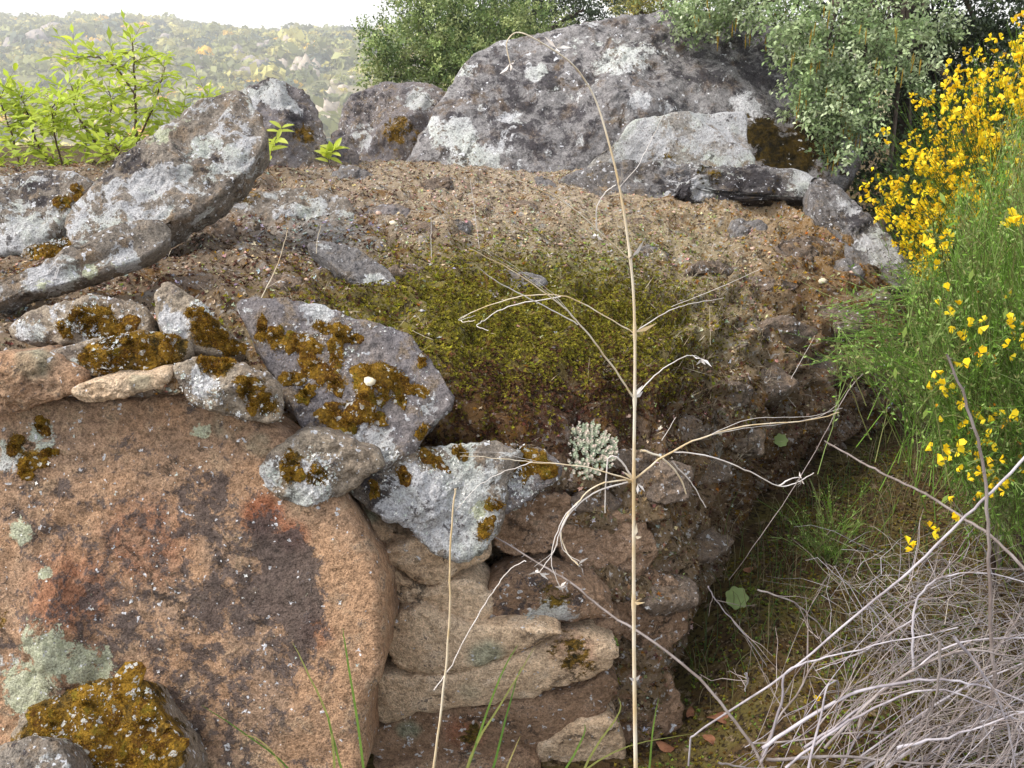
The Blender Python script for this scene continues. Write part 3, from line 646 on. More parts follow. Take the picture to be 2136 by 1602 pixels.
stone('twin_boulder', [(708, 275), (720, 225), (755, 190), (810, 172), (880, 176), (930, 190), (960, 220), (940, 300), (900, 370), (820, 380), (740, 372), (712, 330)],
      6.9, 24, -8, 0.20, M_SLAB, 'boulder with mossy hollow standing between domed boulder and the enormous one', 'boulder', p=2.4, T2=0.35, amp=0.06, seed=35, nth=130,
      brushes=[('moss', 830, 270, 60, .7), ('moss', 800, 240, 40, .5), ('pale', 870, 210, 40, .8), ('pale', 760, 290, 34, .6), ('dark', 760, 210, 60, .4), ('moss', 870, 290, 40, .6)])
stone('small_rock', [(676, 310), (690, 280), (710, 270), (735, 285), (745, 330), (735, 355), (690, 352)], 5.3, 24, 0, 0.05, M_SLAB,
      'small dark rock squeezed between the domed boulder and its neighbour', 'rock', p=2.4, T2=0.12, amp=0.06, seed=36)

# --- stones in the bottom corner by the tan boulder
stone('moss_boulder', [(30, 1530), (80, 1470), (170, 1425), (260, 1415), (305, 1425), (340, 1480), (375, 1545), (380, 1610), (250, 1680), (80, 1680), (20, 1600)],
      1.62, 40, -4, 0.06, M_MOSSY, 'rock wholly furred in rusty moss at the foot of the tan boulder', 'rock', p=3.4, T2=0.3, amp=0.05, seed=40, nth=130,
      brushes=[('moss', 200, 1480, 170, 1.1), ('moss', 280, 1560, 120, 1.0), ('pale', 330, 1580, 60, .4)])
stone('grey_rock', [(-60, 1600), (-10, 1560), (60, 1540), (120, 1548), (145, 1580), (150, 1640), (60, 1690), (-60, 1690)],
      1.48, 40, 0, 0.05, M_LICH, 'small lichen-grey rock in front of the rusty moss rock', 'rock', p=2.6, T2=0.25, amp=0.06, seed=41)

# --- layered wall below the pale block
wall = empty('layered_wall', at(1000, 1600, 2.05) * np.array([1, 1, 0]))
tag(wall, 'layered wall of thin buff and brown stone courses beside the tan boulder', 'wall')
COURSES = [
 ([(722, 1050), (770, 1080), (830, 1105), (870, 1130), (840, 1160), (800, 1145), (765, 1100)], 2.02, M_BUFF, 50),
 ([(1168, 1300), (1230, 1296), (1290, 1285), (1292, 1330), (1230, 1340), (1175, 1336)], 2.09, M_BROWN, 54),
 ([(1118, 1575), (1160, 1540), (1220, 1510), (1290, 1520), (1300, 1600), (1240, 1690), (1140, 1690)], 2.05, M_BUFF, 59),
 ([(1280, 1440), (1340, 1400), (1400, 1420), (1420, 1500), (1380, 1560), (1310, 1560), (1280, 1510)], 2.13, M_BROWN, 60),
 ([(1040, 1080), (1100, 1050), (1180, 1040), (1200, 1100), (1150, 1140), (1080, 1150), (1035, 1130)], 2.1, M_BROWN, 61),
 ([(1180, 1120), (1260, 1080), (1340, 1090), (1370, 1150), (1330, 1200), (1240, 1210), (1180, 1180)], 2.15, M_BROWN, 62),
 ([(1290, 1230), (1350, 1200), (1420, 1230), (1430, 1310), (1380, 1350), (1310, 1330), (1280, 1280)], 2.16, M_BROWN, 63)]
LAYERS = [
 ([(790, 1146), (830, 1128), (870, 1118), (960, 1140), (1022, 1140)], [(790, 1150), (812, 1174), (842, 1197), (880, 1223), (932, 1212), (962, 1186), (1022, 1162)], 2.0, M_BUFF, 71),
 ([(786, 1153), (842, 1190), (880, 1215), (932, 1205), (985, 1200), (1030, 1225)], [(786, 1162), (801, 1212), (820, 1242), (850, 1260), (895, 1266), (940, 1290), (985, 1302), (1030, 1296)], 2.02, M_BUFF, 72),
 ([(990, 1250), (1037, 1205), (1150, 1192), (1262, 1238), (1282, 1268)], [(990, 1305), (1075, 1302), (1168, 1298), (1273, 1292), (1282, 1276)], 2.035, M_BROWN, 73),
 ([(805, 1290), (830, 1264), (857, 1258), (895, 1262), (940, 1285), (1000, 1296), (1075, 1298), (1150, 1300), (1174, 1312)], [(805, 1385), (850, 1408), (925, 1407), (985, 1399), (1075, 1364), (1112, 1343), (1174, 1322)], 1.99, M_BUFF, 74),
 ([(767, 1425), (786, 1388), (857, 1400), (925, 1398), (985, 1388), (1075, 1355), (1142, 1335), (1262, 1330), (1288, 1350)], [(767, 1440), (782, 1489), (796, 1520), (876, 1488), (932, 1482), (1037, 1464), (1149, 1438), (1269, 1396), (1288, 1364)], 2.005, M_BUFF, 75),
 ([(752, 1535), (800, 1500), (876, 1478), (1037, 1456), (1187, 1430), (1269, 1390), (1290, 1420)], [(752, 1560), (764, 1580), (850, 1594), (962, 1590), (1075, 1573), (1187, 1542), (1262, 1490), (1290, 1440)], 2.045, M_BROWN, 76),
 ([(745, 1600), (850, 1585), (1000, 1580), (1112, 1558), (1128, 1585)], [(745, 1690), (900, 1700), (1128, 1690)], 2.02, M_TAN, 77)]
def layer(top, bot, Y, mat, seed, brushes, parent, T=.022, T2=.13, nx=120, nph=30, p=3.2):
    top = np.array(top, float); bot = np.array(bot, float); x0, x1 = top[0, 0], top[-1, 0]
    s = np.linspace(0, 1, nx); xs = x0 + (x1 - x0) * (.5 - .5 * np.cos(math.pi * s)); ph = np.arange(nph) * 2 * math.pi / nph
    ty = np.interp(xs, *catmull(top, 80).T); by = np.interp(xs, *catmull(bot, 80).T)
    u = np.abs((xs - x0) / (x1 - x0) * 2 - 1); end = np.clip(1 - u ** 9, 0, 1) ** .5
    wob = fbm(np.stack([xs * .018, np.full(nx, seed * 1.3), np.zeros(nx)], 1), 4, seed) * 7; wob2 = fbm(np.stack([xs * .018, np.full(nx, seed * 2.3), np.ones(nx)], 1), 4, seed) * 7
    ty = ty + wob; by = by + wob2
    pw = lambda v: np.sign(v) * np.abs(v) ** (2 / p)
    V = []
    for k in range(nx):
        m_ = (ty[k] + by[k]) / 2; hh = max(1.0, (by[k] - ty[k]) / 2) * (end[k] * .9 + .1)
        for q in ph:
            vy = m_ - hh * pw(math.sin(q)); c_ = pw(math.cos(q)); dy = -T * c_ if c_ > 0 else -T2 * c_
            V.append(at(xs[k], vy, Y) + np.array([0, dy * (end[k] * .8 + .2) - .010 * math.sin(q) * (c_ > 0), 0]))
    V = np.array(V); Q = grid_faces(nx, nph, True)
    V = np.concatenate([V, [V[:nph].mean(0), V[-nph:].mean(0)]]); a = np.arange(nph); b_ = (a + 1) % nph; L0 = (nx - 1) * nph
    F3 = np.concatenate([np.stack([np.full(nph, nx * nph), b_, a], 1), np.stack([np.full(nph, nx * nph + 1), L0 + a, L0 + b_], 1)])
    N = vnormals(V, Q); N[-2] = [-1, 0, 0]; N[-1] = [1, 0, 0]
    if N[0] @ np.array([0, -1, 0]) < 0: N = -N; Q = Q[:, ::-1]; F3 = F3[:, ::-1]; N[-2] = [-1, 0, 0]; N[-1] = [1, 0, 0]
    V = V + N * (.012 * fbm(V * 7, 4, seed) + .012 * fbm(V * np.array([9, 9, 70]), 3, seed + 5) + .006 * fbm(V * 40, 3, seed + 8))[:, None]
    bv = bvh_of(V, [Q, F3]); attrs = paint(V, bv, brushes); o = mobj('stone', V, [Q, F3], mat, parent, None, attrs); SOLID.append((bv, o))
for out, Y, m, sd_ in COURSES:
    oc_ = np.mean(out, 0); out = [tuple(oc_ + (np.array(q) - oc_) * [1.02, 1.10]) for q in out]
    br = [('algae', 1010, 1365, 60, .9), ('algae', 980, 1440, 60, .6), ('algae', 950, 1290, 50, .5), ('algae', 850, 1520, 50, .7), ('moss', 1200, 1370, 90, .7), ('dark', 1180, 1380, 110, .5), ('dark', 1130, 1250, 110, .4), ('rust', 1200, 1350, 110, .5), ('moss', 1150, 1250, 60, .5), ('pale', 1160, 1270, 60, .8), ('pale', 1100, 1285, 30, .8),
          ('rust', 970, 1530, 70, .6), ('moss', 980, 1530, 50, .5), ('pale', 990, 1575, 24, 1.0), ('pale', 800, 1120, 30, .6), ('algae', 770, 1070, 30, .8), ('algae', 900, 1230, 60, .4)]
    BRS = br
    stone('stone', out, Y + {52: .015, 53: -.01, 55: -.025, 57: .015}.get(sd_, 0), -12 if sd_ < 60 else 4, 3 if sd_ < 60 else 14, 0.028 if sd_ < 60 else .012, m, p=6.5, T2=0.13, amp=0.055 if sd_ < 60 else .16, cuts=6, rough=.7, freq=3.5, seed=sd_, nth=130, brushes=br, parent=wall, jag=0.025 if sd_ < 60 else .06, strata=0.022)

for tp_, bt_, Y, m, sd_ in LAYERS:
    layer(tp_, bt_, Y, m, sd_, BRS, wall)
# --- rocks that break through the skin of the mound
for k, (px, py, r) in enumerate([(960, 470, 40), (1080, 430, 30), (1350, 530, 34), (1480, 560, 40), (1600, 600, 52), (1680, 520, 48), (1560, 480, 40), (1750, 660, 52), (1640, 690, 52), (1520, 830, 42), (1600, 800, 48), (1440, 900, 40), (1390, 1010, 52),
        (1480, 980, 46), (1550, 920, 48), (420, 590, 44), (590, 590, 36), (850, 560, 30), (1700, 760, 50), (1460, 1130, 50), (1400, 1230, 50), (930, 390, 44), (740, 372, 46), (630, 352, 40), (1120, 385, 34), (1330, 470, 32), (1800, 620, 46), (450, 480, 44), (1760, 560, 40), (1250, 1050, 40), (1330, 960, 40), (880, 480, 34)]):
    h = hit(px, py, (MBVH, mound))
    if h is None: continue
    nn = np.array(h[1]); nn = nn if nn @ (CAM - np.array(h[0])) > 0 else -nn
    tl = math.degrees(math.asin(max(.15, min(.95, nn[2])))); yw = math.degrees(math.atan2(nn[0], -nn[1])); rg = np.random.default_rng(k + 900)
    th = np.arange(9) * 2 * math.pi / 9; asp = rg.uniform(.38, .6) if py < 800 else rg.uniform(.55, .9)
    out = [(px + math.cos(t) * r * 1.25 * rg.uniform(.7, 1.2), py + math.sin(t) * r * asp * rg.uniform(.7, 1.2)) for t in th]
    dep = (np.array(h[0]) - CAM) @ FWD
    stone('buried_rock', out, h[0].y, max(20, min(66, tl)), max(-30, min(45, yw)), r * dep / F * .42, M_HUMP if py > 560 or k % 2 else M_GREY, 'low mossy rock breaking through the skin of the mound', 'rock', 'rocks half buried in the mound', p=2.6, T2=r * dep / F * .8, amp=.12, seed=200 + k, nth=72, jag=.04, shift=-.012)

# ------------------------------------------------------------------ moss cushions and moss fur on the stones
def moss_material():
    b = NB('moss_cushion_fur')
    n1 = b.noise(16, 4, 0.6); n2 = b.noise(130, 3, 0.7, w=3.0)
    c = b.mix(b.step(n1, 0.4, 0.6), MUSTARD2, MUSTARD)
    c = b.mix(b.step(b.noise(14, 4, .65, w=9.0), .47, .60, .85), c, srgb(84, 54, 28))
    c = b.mix(b.step(b.noise(17, 4, .65, w=19.0), .56, .64, .7), c, srgb(108, 100, 34))
    c = b.mix(b.step(n2, 0.5, 0.66, 0.8), c, srgb(168, 128, 46))
    c = b.mix(b.step(n2, 0.46, 0.28), c, srgb(74, 50, 16))
    c = b.mix(b.step(b.noise(60, 2, 0.5, w=7.0), 0.61, 0.64, 0.85), c, srgb(196, 194, 186))
    return b.bsdf(c, 0.95, b.bump(b.math('ADD', b.math('MULTIPLY', n2, 0.012), b.math('MULTIPLY', n1, 0.01)), 1.0, 1.0), 0.05)
M_MOSS = moss_material()
M_FUR = vcol_mat('moss_fur', 0.15, 0.9, 0.05, 0.3, 60)
FURCOL = np.array([srgb(148, 108, 34)[:3], srgb(120, 84, 28)[:3], srgb(168, 130, 52)[:3], srgb(88, 62, 26)[:3], srgb(128, 112, 38)[:3]])
def fur(acc, P, N, L=(0.0025, 0.0055)):
    n = len(P)
    if n == 0: return
    D = unit(N + 0.55 * rand_dirs(n)); ll = RNG.uniform(L[0], L[1], n)
    V, Q = kites(P - N * 0.001, D, rand_dirs(n), ll, ll * 0.38, 0.0)
    q = fbm(P * 16, 3, 44)[:, None]; c = FURCOL[RNG.choice(5, n, p=[.34, .26, .16, .14, .10])] * RNG.uniform(.7, 1.15, (n, 1)) * np.where(q > .12, .45, np.where(q > -.02, .75, 1.05))
    acc.add(V, Q, np.repeat(c, 4, 0))
M_COVER = vcol_mat('mound_cover', 0.12, 0.9, 0.08, 0.3, 30)
def rosettes(P, N, size, col, k=5, lift=0.55):
    n = len(P); A = unit(np.cross(N, rand_dirs(n))); B = np.cross(N, A); Vs = []; Qs = []; Cs = []
    for j in range(k):
        th = (j / k + RNG.random(n) * 0.15) * 2 * math.pi
        out = A * np.cos(th)[:, None] + B * np.sin(th)[:, None]
        D = unit(out + N * RNG.uniform(0.15, lift * 2, (n, 1)))
        V, Q = kites(P, D, N, size * RNG.uniform(.7, 1.2, n), size * 0.55, 0.25)
        Vs.append(V); Qs.append(Q + j * 4 * n); Cs.append(np.repeat(col * RNG.uniform(.75, 1.25, (n, 1)), 4, 0))
    return np.concatenate(Vs), np.concatenate(Qs), np.concatenate(Cs)
CUSH = {
 'mossy_slab': [(620, 715, 42), (575, 702, 30), (705, 702, 30), (738, 708, 20), (652, 765, 40), (700, 752, 26), (772, 782, 48), (822, 792, 38), (760, 826, 40), (728, 880, 46), (780, 872, 30), (690, 868, 28), (640, 822, 26),
                (610, 790, 28), (836, 835, 17), (880, 752, 17), (866, 815, 24), (672, 682, 22), (545, 690, 22), (800, 830, 20), (655, 720, 18), (700, 800, 26), (880, 900, 20)],
 'capping_stone': [(1090, 955, 34), (1132, 970, 28), (1060, 985, 24), (1102, 985, 20), (1040, 972, 18), (1155, 985, 15)],
 'flat_stone': [(180, 665, 28), (222, 668, 32), (262, 688, 30), (292, 704, 22), (130, 685, 22), (240, 700, 22)],
 'moss_stone': [(230, 742, 38), (300, 730, 38), (352, 715, 28), (188, 748, 24), (270, 715, 24)],
 'wedge_stone': [(400, 650, 18), (432, 682, 24), (462, 706, 24), (490, 724, 20)],
 'round_stone': [(520, 800, 26), (556, 832, 22), (528, 846, 18), (470, 756, 24), (425, 752, 18)],
 'moss_boulder': [(110, 1510, 60), (180, 1470, 60), (250, 1450, 55), (150, 1560, 60), (230, 1530, 70), (300, 1510, 55), (330, 1570, 50), (260, 1590, 60), (90, 1570, 45)],
 'tan_boulder': [(62, 968, 32), (88, 890, 22), (30, 928, 24), (104, 945, 18), (50, 985, 20)],
 'pale_block': [(905, 962, 24), (842, 992, 20), (1016, 1100, 22), (1030, 1055, 18), (960, 945, 20), (780, 1020, 18)],
 'block_stone': [(610, 985, 26), (665, 985, 20), (600, 955, 18)],
 'end_slab': [(130, 422, 22), (160, 402, 18)],
 'propping_stone': [(110, 540, 30), (80, 552, 22), (150, 532, 22)],
}
def cushions():
    for nm, lst in CUSH.items():
        rec = STONES[nm]; acc = Acc()
        for k, (px, py, r) in enumerate(lst):
            h = hit(px, py, (rec['bvh'], rec['o']))
            if h is None: continue
            p = np.array(h[0]); n = np.array(h[1])
            if n @ (CAM - p) < 0: n = -n
            dep = (p - CAM) @ FWD; rw = r * dep / F
            e1 = unit(np.cross(n, [0.13, 0.2, 0.97])); e2 = np.cross(n, e1)
            nth, nr = 26, 9; th = np.arange(nth) * 2 * math.pi / nth
            rad = .8 * rw * (1 + 0.35 * np.cos(2 * th + k * 1.9)) * (1 + 0.9 * fbm(np.stack([np.cos(th) * 1.7, np.sin(th) * 1.7, np.full(nth, k * 3.1 + px * .01)], 1), 3, k))
            # stretched because the surface recedes
            view = unit(p - CAM); fore = max(0.3, abs(view @ n))
            vt = unit(view - n * (view @ n))
            V = []
            Hh = min(0.0075, rw * 0.22) * (.5 if nm == 'moss_boulder' else 1)
            for i in range(nr + 1):
                u = i / nr
                for j in range(nth):
                    off = (e1 * math.cos(th[j]) + e2 * math.sin(th[j])) * rad[j] * u
                    off = off + vt * (off @ vt) * (min(1.8, 1 / fore) - 1) * 0.6
                    q = rec['bvh'].ray_cast(Vector(p + off + n * 0.12), Vector(-n))
                    base = np.array(q[0]) if q[0] is not None and q[3] < 0.2 else p + off - n * 0.01
                    V.append(base + n * (Hh * max(0, 1 - u ** 2.4) ** 0.6 - (0.003 if i == nr else 0)))
            V = np.array(V); Q = grid_faces(nr + 1, nth, True)
            V = V + n * (fbm(V * 45, 3, k)[:, None] * Hh * 0.75)
            mobj('moss_cushion', V, Q, M_MOSS, rec['o'])
            nf = int(120 + 900 * min(1.2, r / 40))
            ii = RNG.integers(0, len(V) - nth, nf); P = V[ii] + rand_dirs(nf) * rw * 0.06
            fur(acc, P, np.repeat(n[None], nf, 0) * 0.7 + unit(V[ii] - p) * 0.5)
            ii = RNG.integers(len(V) // 2, len(V), nf // 2); ep = []; en = []
            for q in V[ii] + rand_dirs(nf // 2) * rw * 0.35:
                g = rec['bvh'].find_nearest(Vector(q))
                if g[0] is not None: ep.append(g[0]); en.append(g[1])
            if ep: fur(acc, np.array(ep), np.array(en), (.002, .004))
        # fur where the stone itself is mossy
        w_ = np.where((rec['mask'][:, 0] > 0.55) & (rec['N'] @ np.array([0, -.5, .8]) > -0.2))[0]
        if len(w_):
            ii = RNG.choice(w_, min(2500, len(w_) * 4)); P = rec['V'][ii] + rand_dirs(len(ii)) * 0.008
            pts = []; nn = []
            for q in P:
                g = rec['bvh'].find_nearest(Vector(q))
                if g[0] is not None: pts.append(g[0]); nn.append(g[1])
            if pts: fur(acc, np.array(pts), np.array(nn), (0.0025, 0.006))
        o = acc.build('moss_fur', M_FUR, rec['o'], smooth=False)
        if o: o['kind'] = 'stuff'
        # pale crumbs of leafy lichen, gathered along the moss and the lower rims
        Vv, Nn = rec['V'], rec['N']; face = (Nn * unit(CAM - Vv)).sum(1) > .1
        w_ = np.where(face & (fbm(Vv * 11, 3, 91) > .05))[0]
        if len(w_):
            n_ = 500 if nm in ('tan_boulder', 'mossy_slab', 'pale_block', 'moss_boulder') else 380
            ii = RNG.choice(w_, n_); P = Vv[ii] + rand_dirs(n_) * .012; pts = []; nn = []
            for q in P:
                g = rec['bvh'].find_nearest(Vector(q))
                if g[0] is not None: pts.append(g[0]); nn.append(g[1])
            P = np.array(pts); N_ = np.array(nn); N_ = N_ * np.sign((N_ * (CAM - P)).sum(1))[:, None]; m_ = len(P)
            lp = np.array([srgb(206, 206, 204)[:3], srgb(186, 192, 182)[:3], srgb(168, 166, 166)[:3], srgb(218, 216, 208)[:3]])
            sz = RNG.gamma(2.2, .0011, m_).clip(.001, .006); V, Q, C = rosettes(P + N_ * .002, N_, sz, lp[RNG.choice(4, m_)], 4, .4)
            a2 = Acc(); a2.add(V, Q, C); o = a2.build('lichen_crumbs', M_COVER, rec['o'], smooth=False); o['kind'] = 'stuff'

cushions()

# ------------------------------------------------------------------ what grows and lies on the mound
def face_samples(V, Q, n, wfun=None):
    a, b, c, d = (V[Q[:, k]] for k in range(4)); area = np.linalg.norm(np.cross(c - a, d - b), axis=1)
    ctr = (a + b + c + d) / 4
    w_ = area * (wfun(ctr) if wfun else 1)
    i = RNG.choice(len(Q), n, p=w_ / w_.sum()); u, v = RNG.random((2, n, 1))
    P = (a[i] * (1 - u) + b[i] * u) * (1 - v) + (d[i] * (1 - u) + c[i] * u) * v
    N = unit(np.cross(c[i] - a[i], d[i] - b[i])); s = np.sign((N * MN[Q[i, 0]]).sum(1)); s[s == 0] = 1
    return P, N * s[:, None]
def vis_w(C):
    px, py, dep = proj(C)
    inside = ((px > -500) & (px < 2300) & (py > 250) & (py < 1900)).astype(float) * 0.97 + 0.03
    return inside * np.minimum(3.0, (2.8 / np.maximum(dep, 0.5)) ** 1.7)
def cover():
    n = 92000
    P, N = face_samples(MV, MQ, n, vis_w)
    px, py, dep = proj(P)
    Wt = zone_w(px, py); cum = np.cumsum(Wt, 1); kind = (RNG.random((n, 1)) > cum).sum(1).clip(0, len(PAL) - 1)
    cl = fbm(P * 14, 3, 77)                                # patchy density
    steep = 1 - N[:, 2]
    keep = (cl > -0.25 + 0.35 * RNG.random(n) - 0.1) & ~((steep > 0.55) & (RNG.random(n) < 0.45))
    P, N, kind, dep = P[keep], N[keep], kind[keep], dep[keep]
    col = PAL[kind] * RNG.uniform(.6, 1.35, (len(P), 1)) * (1 + 0.12 * RNG.normal(size=(len(P), 3)))
    base = np.array([.0072, .0068, .0062, .0066, .0066, .0060, .0085])[kind] * RNG.uniform(.7, 1.5, len(P)) * (0.8 + 0.09 * dep)
    acc = Acc(); V, Q, C = rosettes(P, N, base, col.clip(0.005, 1)); acc.add(V, Q, C)
    o = acc.build('moss_cover', M_COVER, None, (0, 0, 0), False)
    tag(o, 'low moss, lichen crumbs and dry stonecrop carpeting the mound', 'moss', kind='stuff')
    # the thick moss carpet at the middle of the mound
    def mw(C):
        px, py, _ = proj(C)
        return vis_w(C) * (np.exp(-((px - 1060) / 290) ** 2 - ((py - 650) / 85) ** 2) + .9 * np.exp(-((px - 1340) / 110) ** 2 - ((py - 710) / 110) ** 2) + .8 * np.exp(-((px - 1130) / 250) ** 2 - ((py - 800) / 80) ** 2) + .3 * np.exp(-((px - 980) / 90) ** 2 - ((py - 885) / 50) ** 2))
    P, N = face_samples(MV, MQ, 26000, mw); px, py, dep = proj(P); q = fbm(P * 9, 3, 17)
    keep = q > -.22; P, N, py, q = P[keep], N[keep], py[keep], q[keep]; n = len(P)
    mp = np.array([srgb(118, 112, 36)[:3], srgb(136, 126, 44)[:3], srgb(96, 84, 32)[:3], srgb(88, 58, 40)[:3], srgb(66, 46, 34)[:3]])
    low = sstep(690, 860, py + 160 * q); kd = np.where(RNG.random(n) < low, RNG.choice([2, 3, 4, 0], n, p=[.2, .34, .36, .1]), RNG.choice([0, 1, 2, 3], n, p=[.42, .26, .24, .08]))
    acc = Acc(); V, Q, C = rosettes(P + N * (.004 + .012 * np.clip(q + .15, 0, 1))[:, None], N, RNG.uniform(.0045, .0085, n), mp[kd] * RNG.uniform(.6, 1.3, (n, 1)), 5, .7); acc.add(V, Q, C)
    o = acc.build('moss_carpet', M_COVER, None, (0, 0, 0), False); tag(o, 'thick olive and red-brown moss carpet on the middle of the mound', 'moss', kind='stuff')
    # grit
    n = 3200
    P, N = face_samples(MV, MQ, n, vis_w); px, py, dep = proj(P)
    sz = RNG.uniform(.002, .0055, n) * RNG.choice([1, 1, 1, 1.8], n) * (0.7 + 0.1 * dep)
    oc = np.array([[1, 0, 0], [-1, 0, 0], [0, 1, 0], [0, -1, 0], [0, 0, .7], [0, 0, -.7]], float)
    T = np.array([[0, 2, 4], [2, 1, 4], [1, 3, 4], [3, 0, 4], [2, 0, 5], [1, 2, 5], [3, 1, 5], [0, 3, 5]])
    V = P[:, None] + N[:, None] * sz[:, None, None] * 0.3 + oc[None] * sz[:, None, None] * RNG.uniform(.6, 1.3, (n, 6, 1)) + RNG.normal(size=(n, 6, 3)) * sz[:, None, None] * .22
    gp = np.array([srgb(184, 168, 148)[:3], srgb(200, 196, 194)[:3], srgb(140, 128, 122)[:3], srgb(168, 132, 110)[:3], srgb(112, 104, 104)[:3]])
    C = gp[RNG.choice(5, n, p=[.3, .16, .24, .18, .12])] * RNG.uniform(.75, 1.1, (n, 1))
    acc = Acc(); acc.add(V.reshape(-1, 3), (T[None] + 6 * np.arange(n)[:, None, None]).reshape(-1, 3), np.repeat(C, 6, 0))
    o = acc.build('gravel', M_COVER, None, (0, 0, 0), False)
    tag(o, 'pale and pinkish stone grit strewn over the mound', 'gravel', kind='stuff')
    # straw bits
    n = 3600
    def sw(C):
        px, py, _ = proj(C)
        return vis_w(C) * (0.15 + np.exp(-((px - 1250) / 300) ** 2 - ((py - 470) / 130) ** 2) + 0.8 * np.exp(-((px - 1480) / 140) ** 2 - ((py - 680) / 160) ** 2) + .5 * np.exp(-((px - 1560) / 160) ** 2 - ((py - 850) / 200) ** 2))
    P, N = face_samples(MV, MQ, n, sw)
    D = unit(np.cross(N, rand_dirs(n)) + N * RNG.uniform(0.05, 0.9, (n, 1))); L = RNG.uniform(.012, .055, n) * RNG.choice([1, 1, 1, 1, 2.2], n)
    V, Q = kites(P, D, N, L, RNG.uniform(.0008, .0018, n), 0.1)
    sp = np.array([srgb(190, 170, 140)[:3], srgb(166, 146, 120)[:3], srgb(200, 186, 164)[:3], srgb(130, 112, 92)[:3]])
    acc = Acc(); acc.add(V, Q, np.repeat(sp[RNG.choice(4, n)], 4, 0))
    o = acc.build('dry_straw', M_COVER, None, (0, 0, 0), False)
    tag(o, 'short dry straw and dead stems littering the mound', 'straw', kind='stuff')
    # dry grass tufts
    P, N = face_samples(MV, MQ, 420, sw); acc = Acc()
    for p in P:
        m_ = 12; D = unit(RNG.normal(size=(m_, 3)) * [.6, .6, .15] + [0, 0, .7]); Ln = RNG.uniform(.02, .075, m_); b0 = p + RNG.normal(size=(m_, 3)) * [.008, .008, 0]
        c = sp[RNG.choice(4, m_)] * RNG.uniform(.8, 1.1, (m_, 1))
        V, Q = kites(b0, D, rand_dirs(m_), Ln * .6, np.full(m_, .0011), 0); acc.add(V, Q, np.repeat(c, 4, 0))
        V, Q = kites(b0 + D * Ln[:, None] * .5, unit(D + [0, 0, -.5] + RNG.normal(size=(m_, 3)) * .25), rand_dirs(m_), Ln * .6, np.full(m_, .0008), 0); acc.add(V, Q, np.repeat(c, 4, 0))
    o = acc.build('dry_grass', M_COVER, None, (0, 0, 0), False); tag(o, 'wispy dry grass tufts on the mound top and flank', 'grass', kind='stuff')
    # pale little plants standing in the straw
    n = 700
    P, N = face_samples(MV, MQ, n, sw); acc = Acc()
    for j in range(5):
        h = P + np.array([0, 0, 1]) * (0.005 + 0.006 * j) * RNG.uniform(.6, 1.3, (n, 1))
        V, Q = kites(h, unit(rand_dirs(n) * np.array([1, 1, .3]) + [0, 0, .5]), np.repeat([[0, 0, 1.]], n, 0), RNG.uniform(.005, .01, n), .004 * np.ones(n))
        c = np.array([srgb(150, 158, 104)[:3], srgb(176, 170, 140)[:3], srgb(128, 146, 86)[:3]])[RNG.choice(3, n)]
        acc.add(V, Q, np.repeat(c, 4, 0))
    o = acc.build('seedlings', M_COVER, None, (0, 0, 0), False)
    tag(o, 'tiny pale green seedlings among the straw on the mound', 'seedlings', kind='stuff')
cover()

# ------------------------------------------------------------------ pebbles that can be told apart
def pebble_mesh(name, s, seed, flat=0.6):
    rg = np.random.default_rng(seed)
    th = np.arange(8) * math.pi / 4; V = [[0, 0, flat]]
    for z, r in ((.75 * flat, .6), (.1, 1.0), (-.5 * flat, .75)):
        V += [[math.cos(t) * r * rg.uniform(.8, 1.15), math.sin(t) * r * rg.uniform(.7, 1.1), z + rg.normal() * .08] for t in th]
    V.append([0, 0, -.7 * flat]); V = np.array(V) * s
    a = np.arange(8); b_ = (a + 1) % 8
    f3 = np.concatenate([np.stack([np.zeros(8, int), 1 + a, 1 + b_], 1), np.stack([np.full(8, 25), 17 + b_, 17 + a], 1)])
    q = np.concatenate([np.stack([1 + k * 8 + a, 9 + k * 8 + a, 9 + k * 8 + b_, 1 + k * 8 + b_], 1) for k in range(2)])
    return make_mesh(name, V, [f3, q], None, False)
def plain(name, c1, c2, scale=60, rough=.85, bump=.003):
    b = NB(name); n = b.noise(scale, 4, .65); n2 = b.noise(scale * 5, 2, .6, w=3.)
    return b.bsdf(b.mix(b.step(n, .35, .65), c1, c2), rough, b.bump(b.math('ADD', n, b.math('MULTIPLY', n2, .4)), .7, bump), .2)
M_PEB = plain('white_quartz', srgb(232, 222, 196), srgb(206, 190, 160))
M_PEB2 = plain('pink_grit', srgb(200, 170, 150), srgb(164, 134, 116))
h = hit(770, 803); p = np.array(h[0])
o = link('pebble', pebble_mesh('pebble', .0135, 1, .5), M_PEB, None, p + np.array(h[1]) * .012); o.rotation_euler = (R(35), 0, .4)
tag(o, 'single cream-white pebble lying on the moss of the tilted slab', 'pebble')
for k, (px, py, r) in enumerate([(1552, 548, 7), (1776, 570, 6), (1660, 455, 7), (1715, 590, 12), (1570, 520, 6), (1405, 445, 6), (820, 468, 9), (790, 447, 8), (1170, 512, 7), (1156, 600, 6), (1540, 690, 6), (1310, 870, 7), (1500, 905, 6), (560, 565, 6), (640, 585, 6), (895, 700, 7), (1098, 778, 6), (1090, 610, 7)]):
    h = hit(px, py)
    if h is None: continue
    p = np.array(h[0]); dep = (p - CAM) @ FWD
    o = link('pebble', pebble_mesh('pebble', r * dep / F, k + 5, .6), M_PEB if k % 3 == 0 else M_PEB2, None, p + np.array([0, 0, r * dep / F * .25])); o.rotation_euler = (.3, .2, k)
    tag(o, 'small pale angular pebble half sunk in the moss of the mound', 'pebble', 'pebbles scattered on the mound')

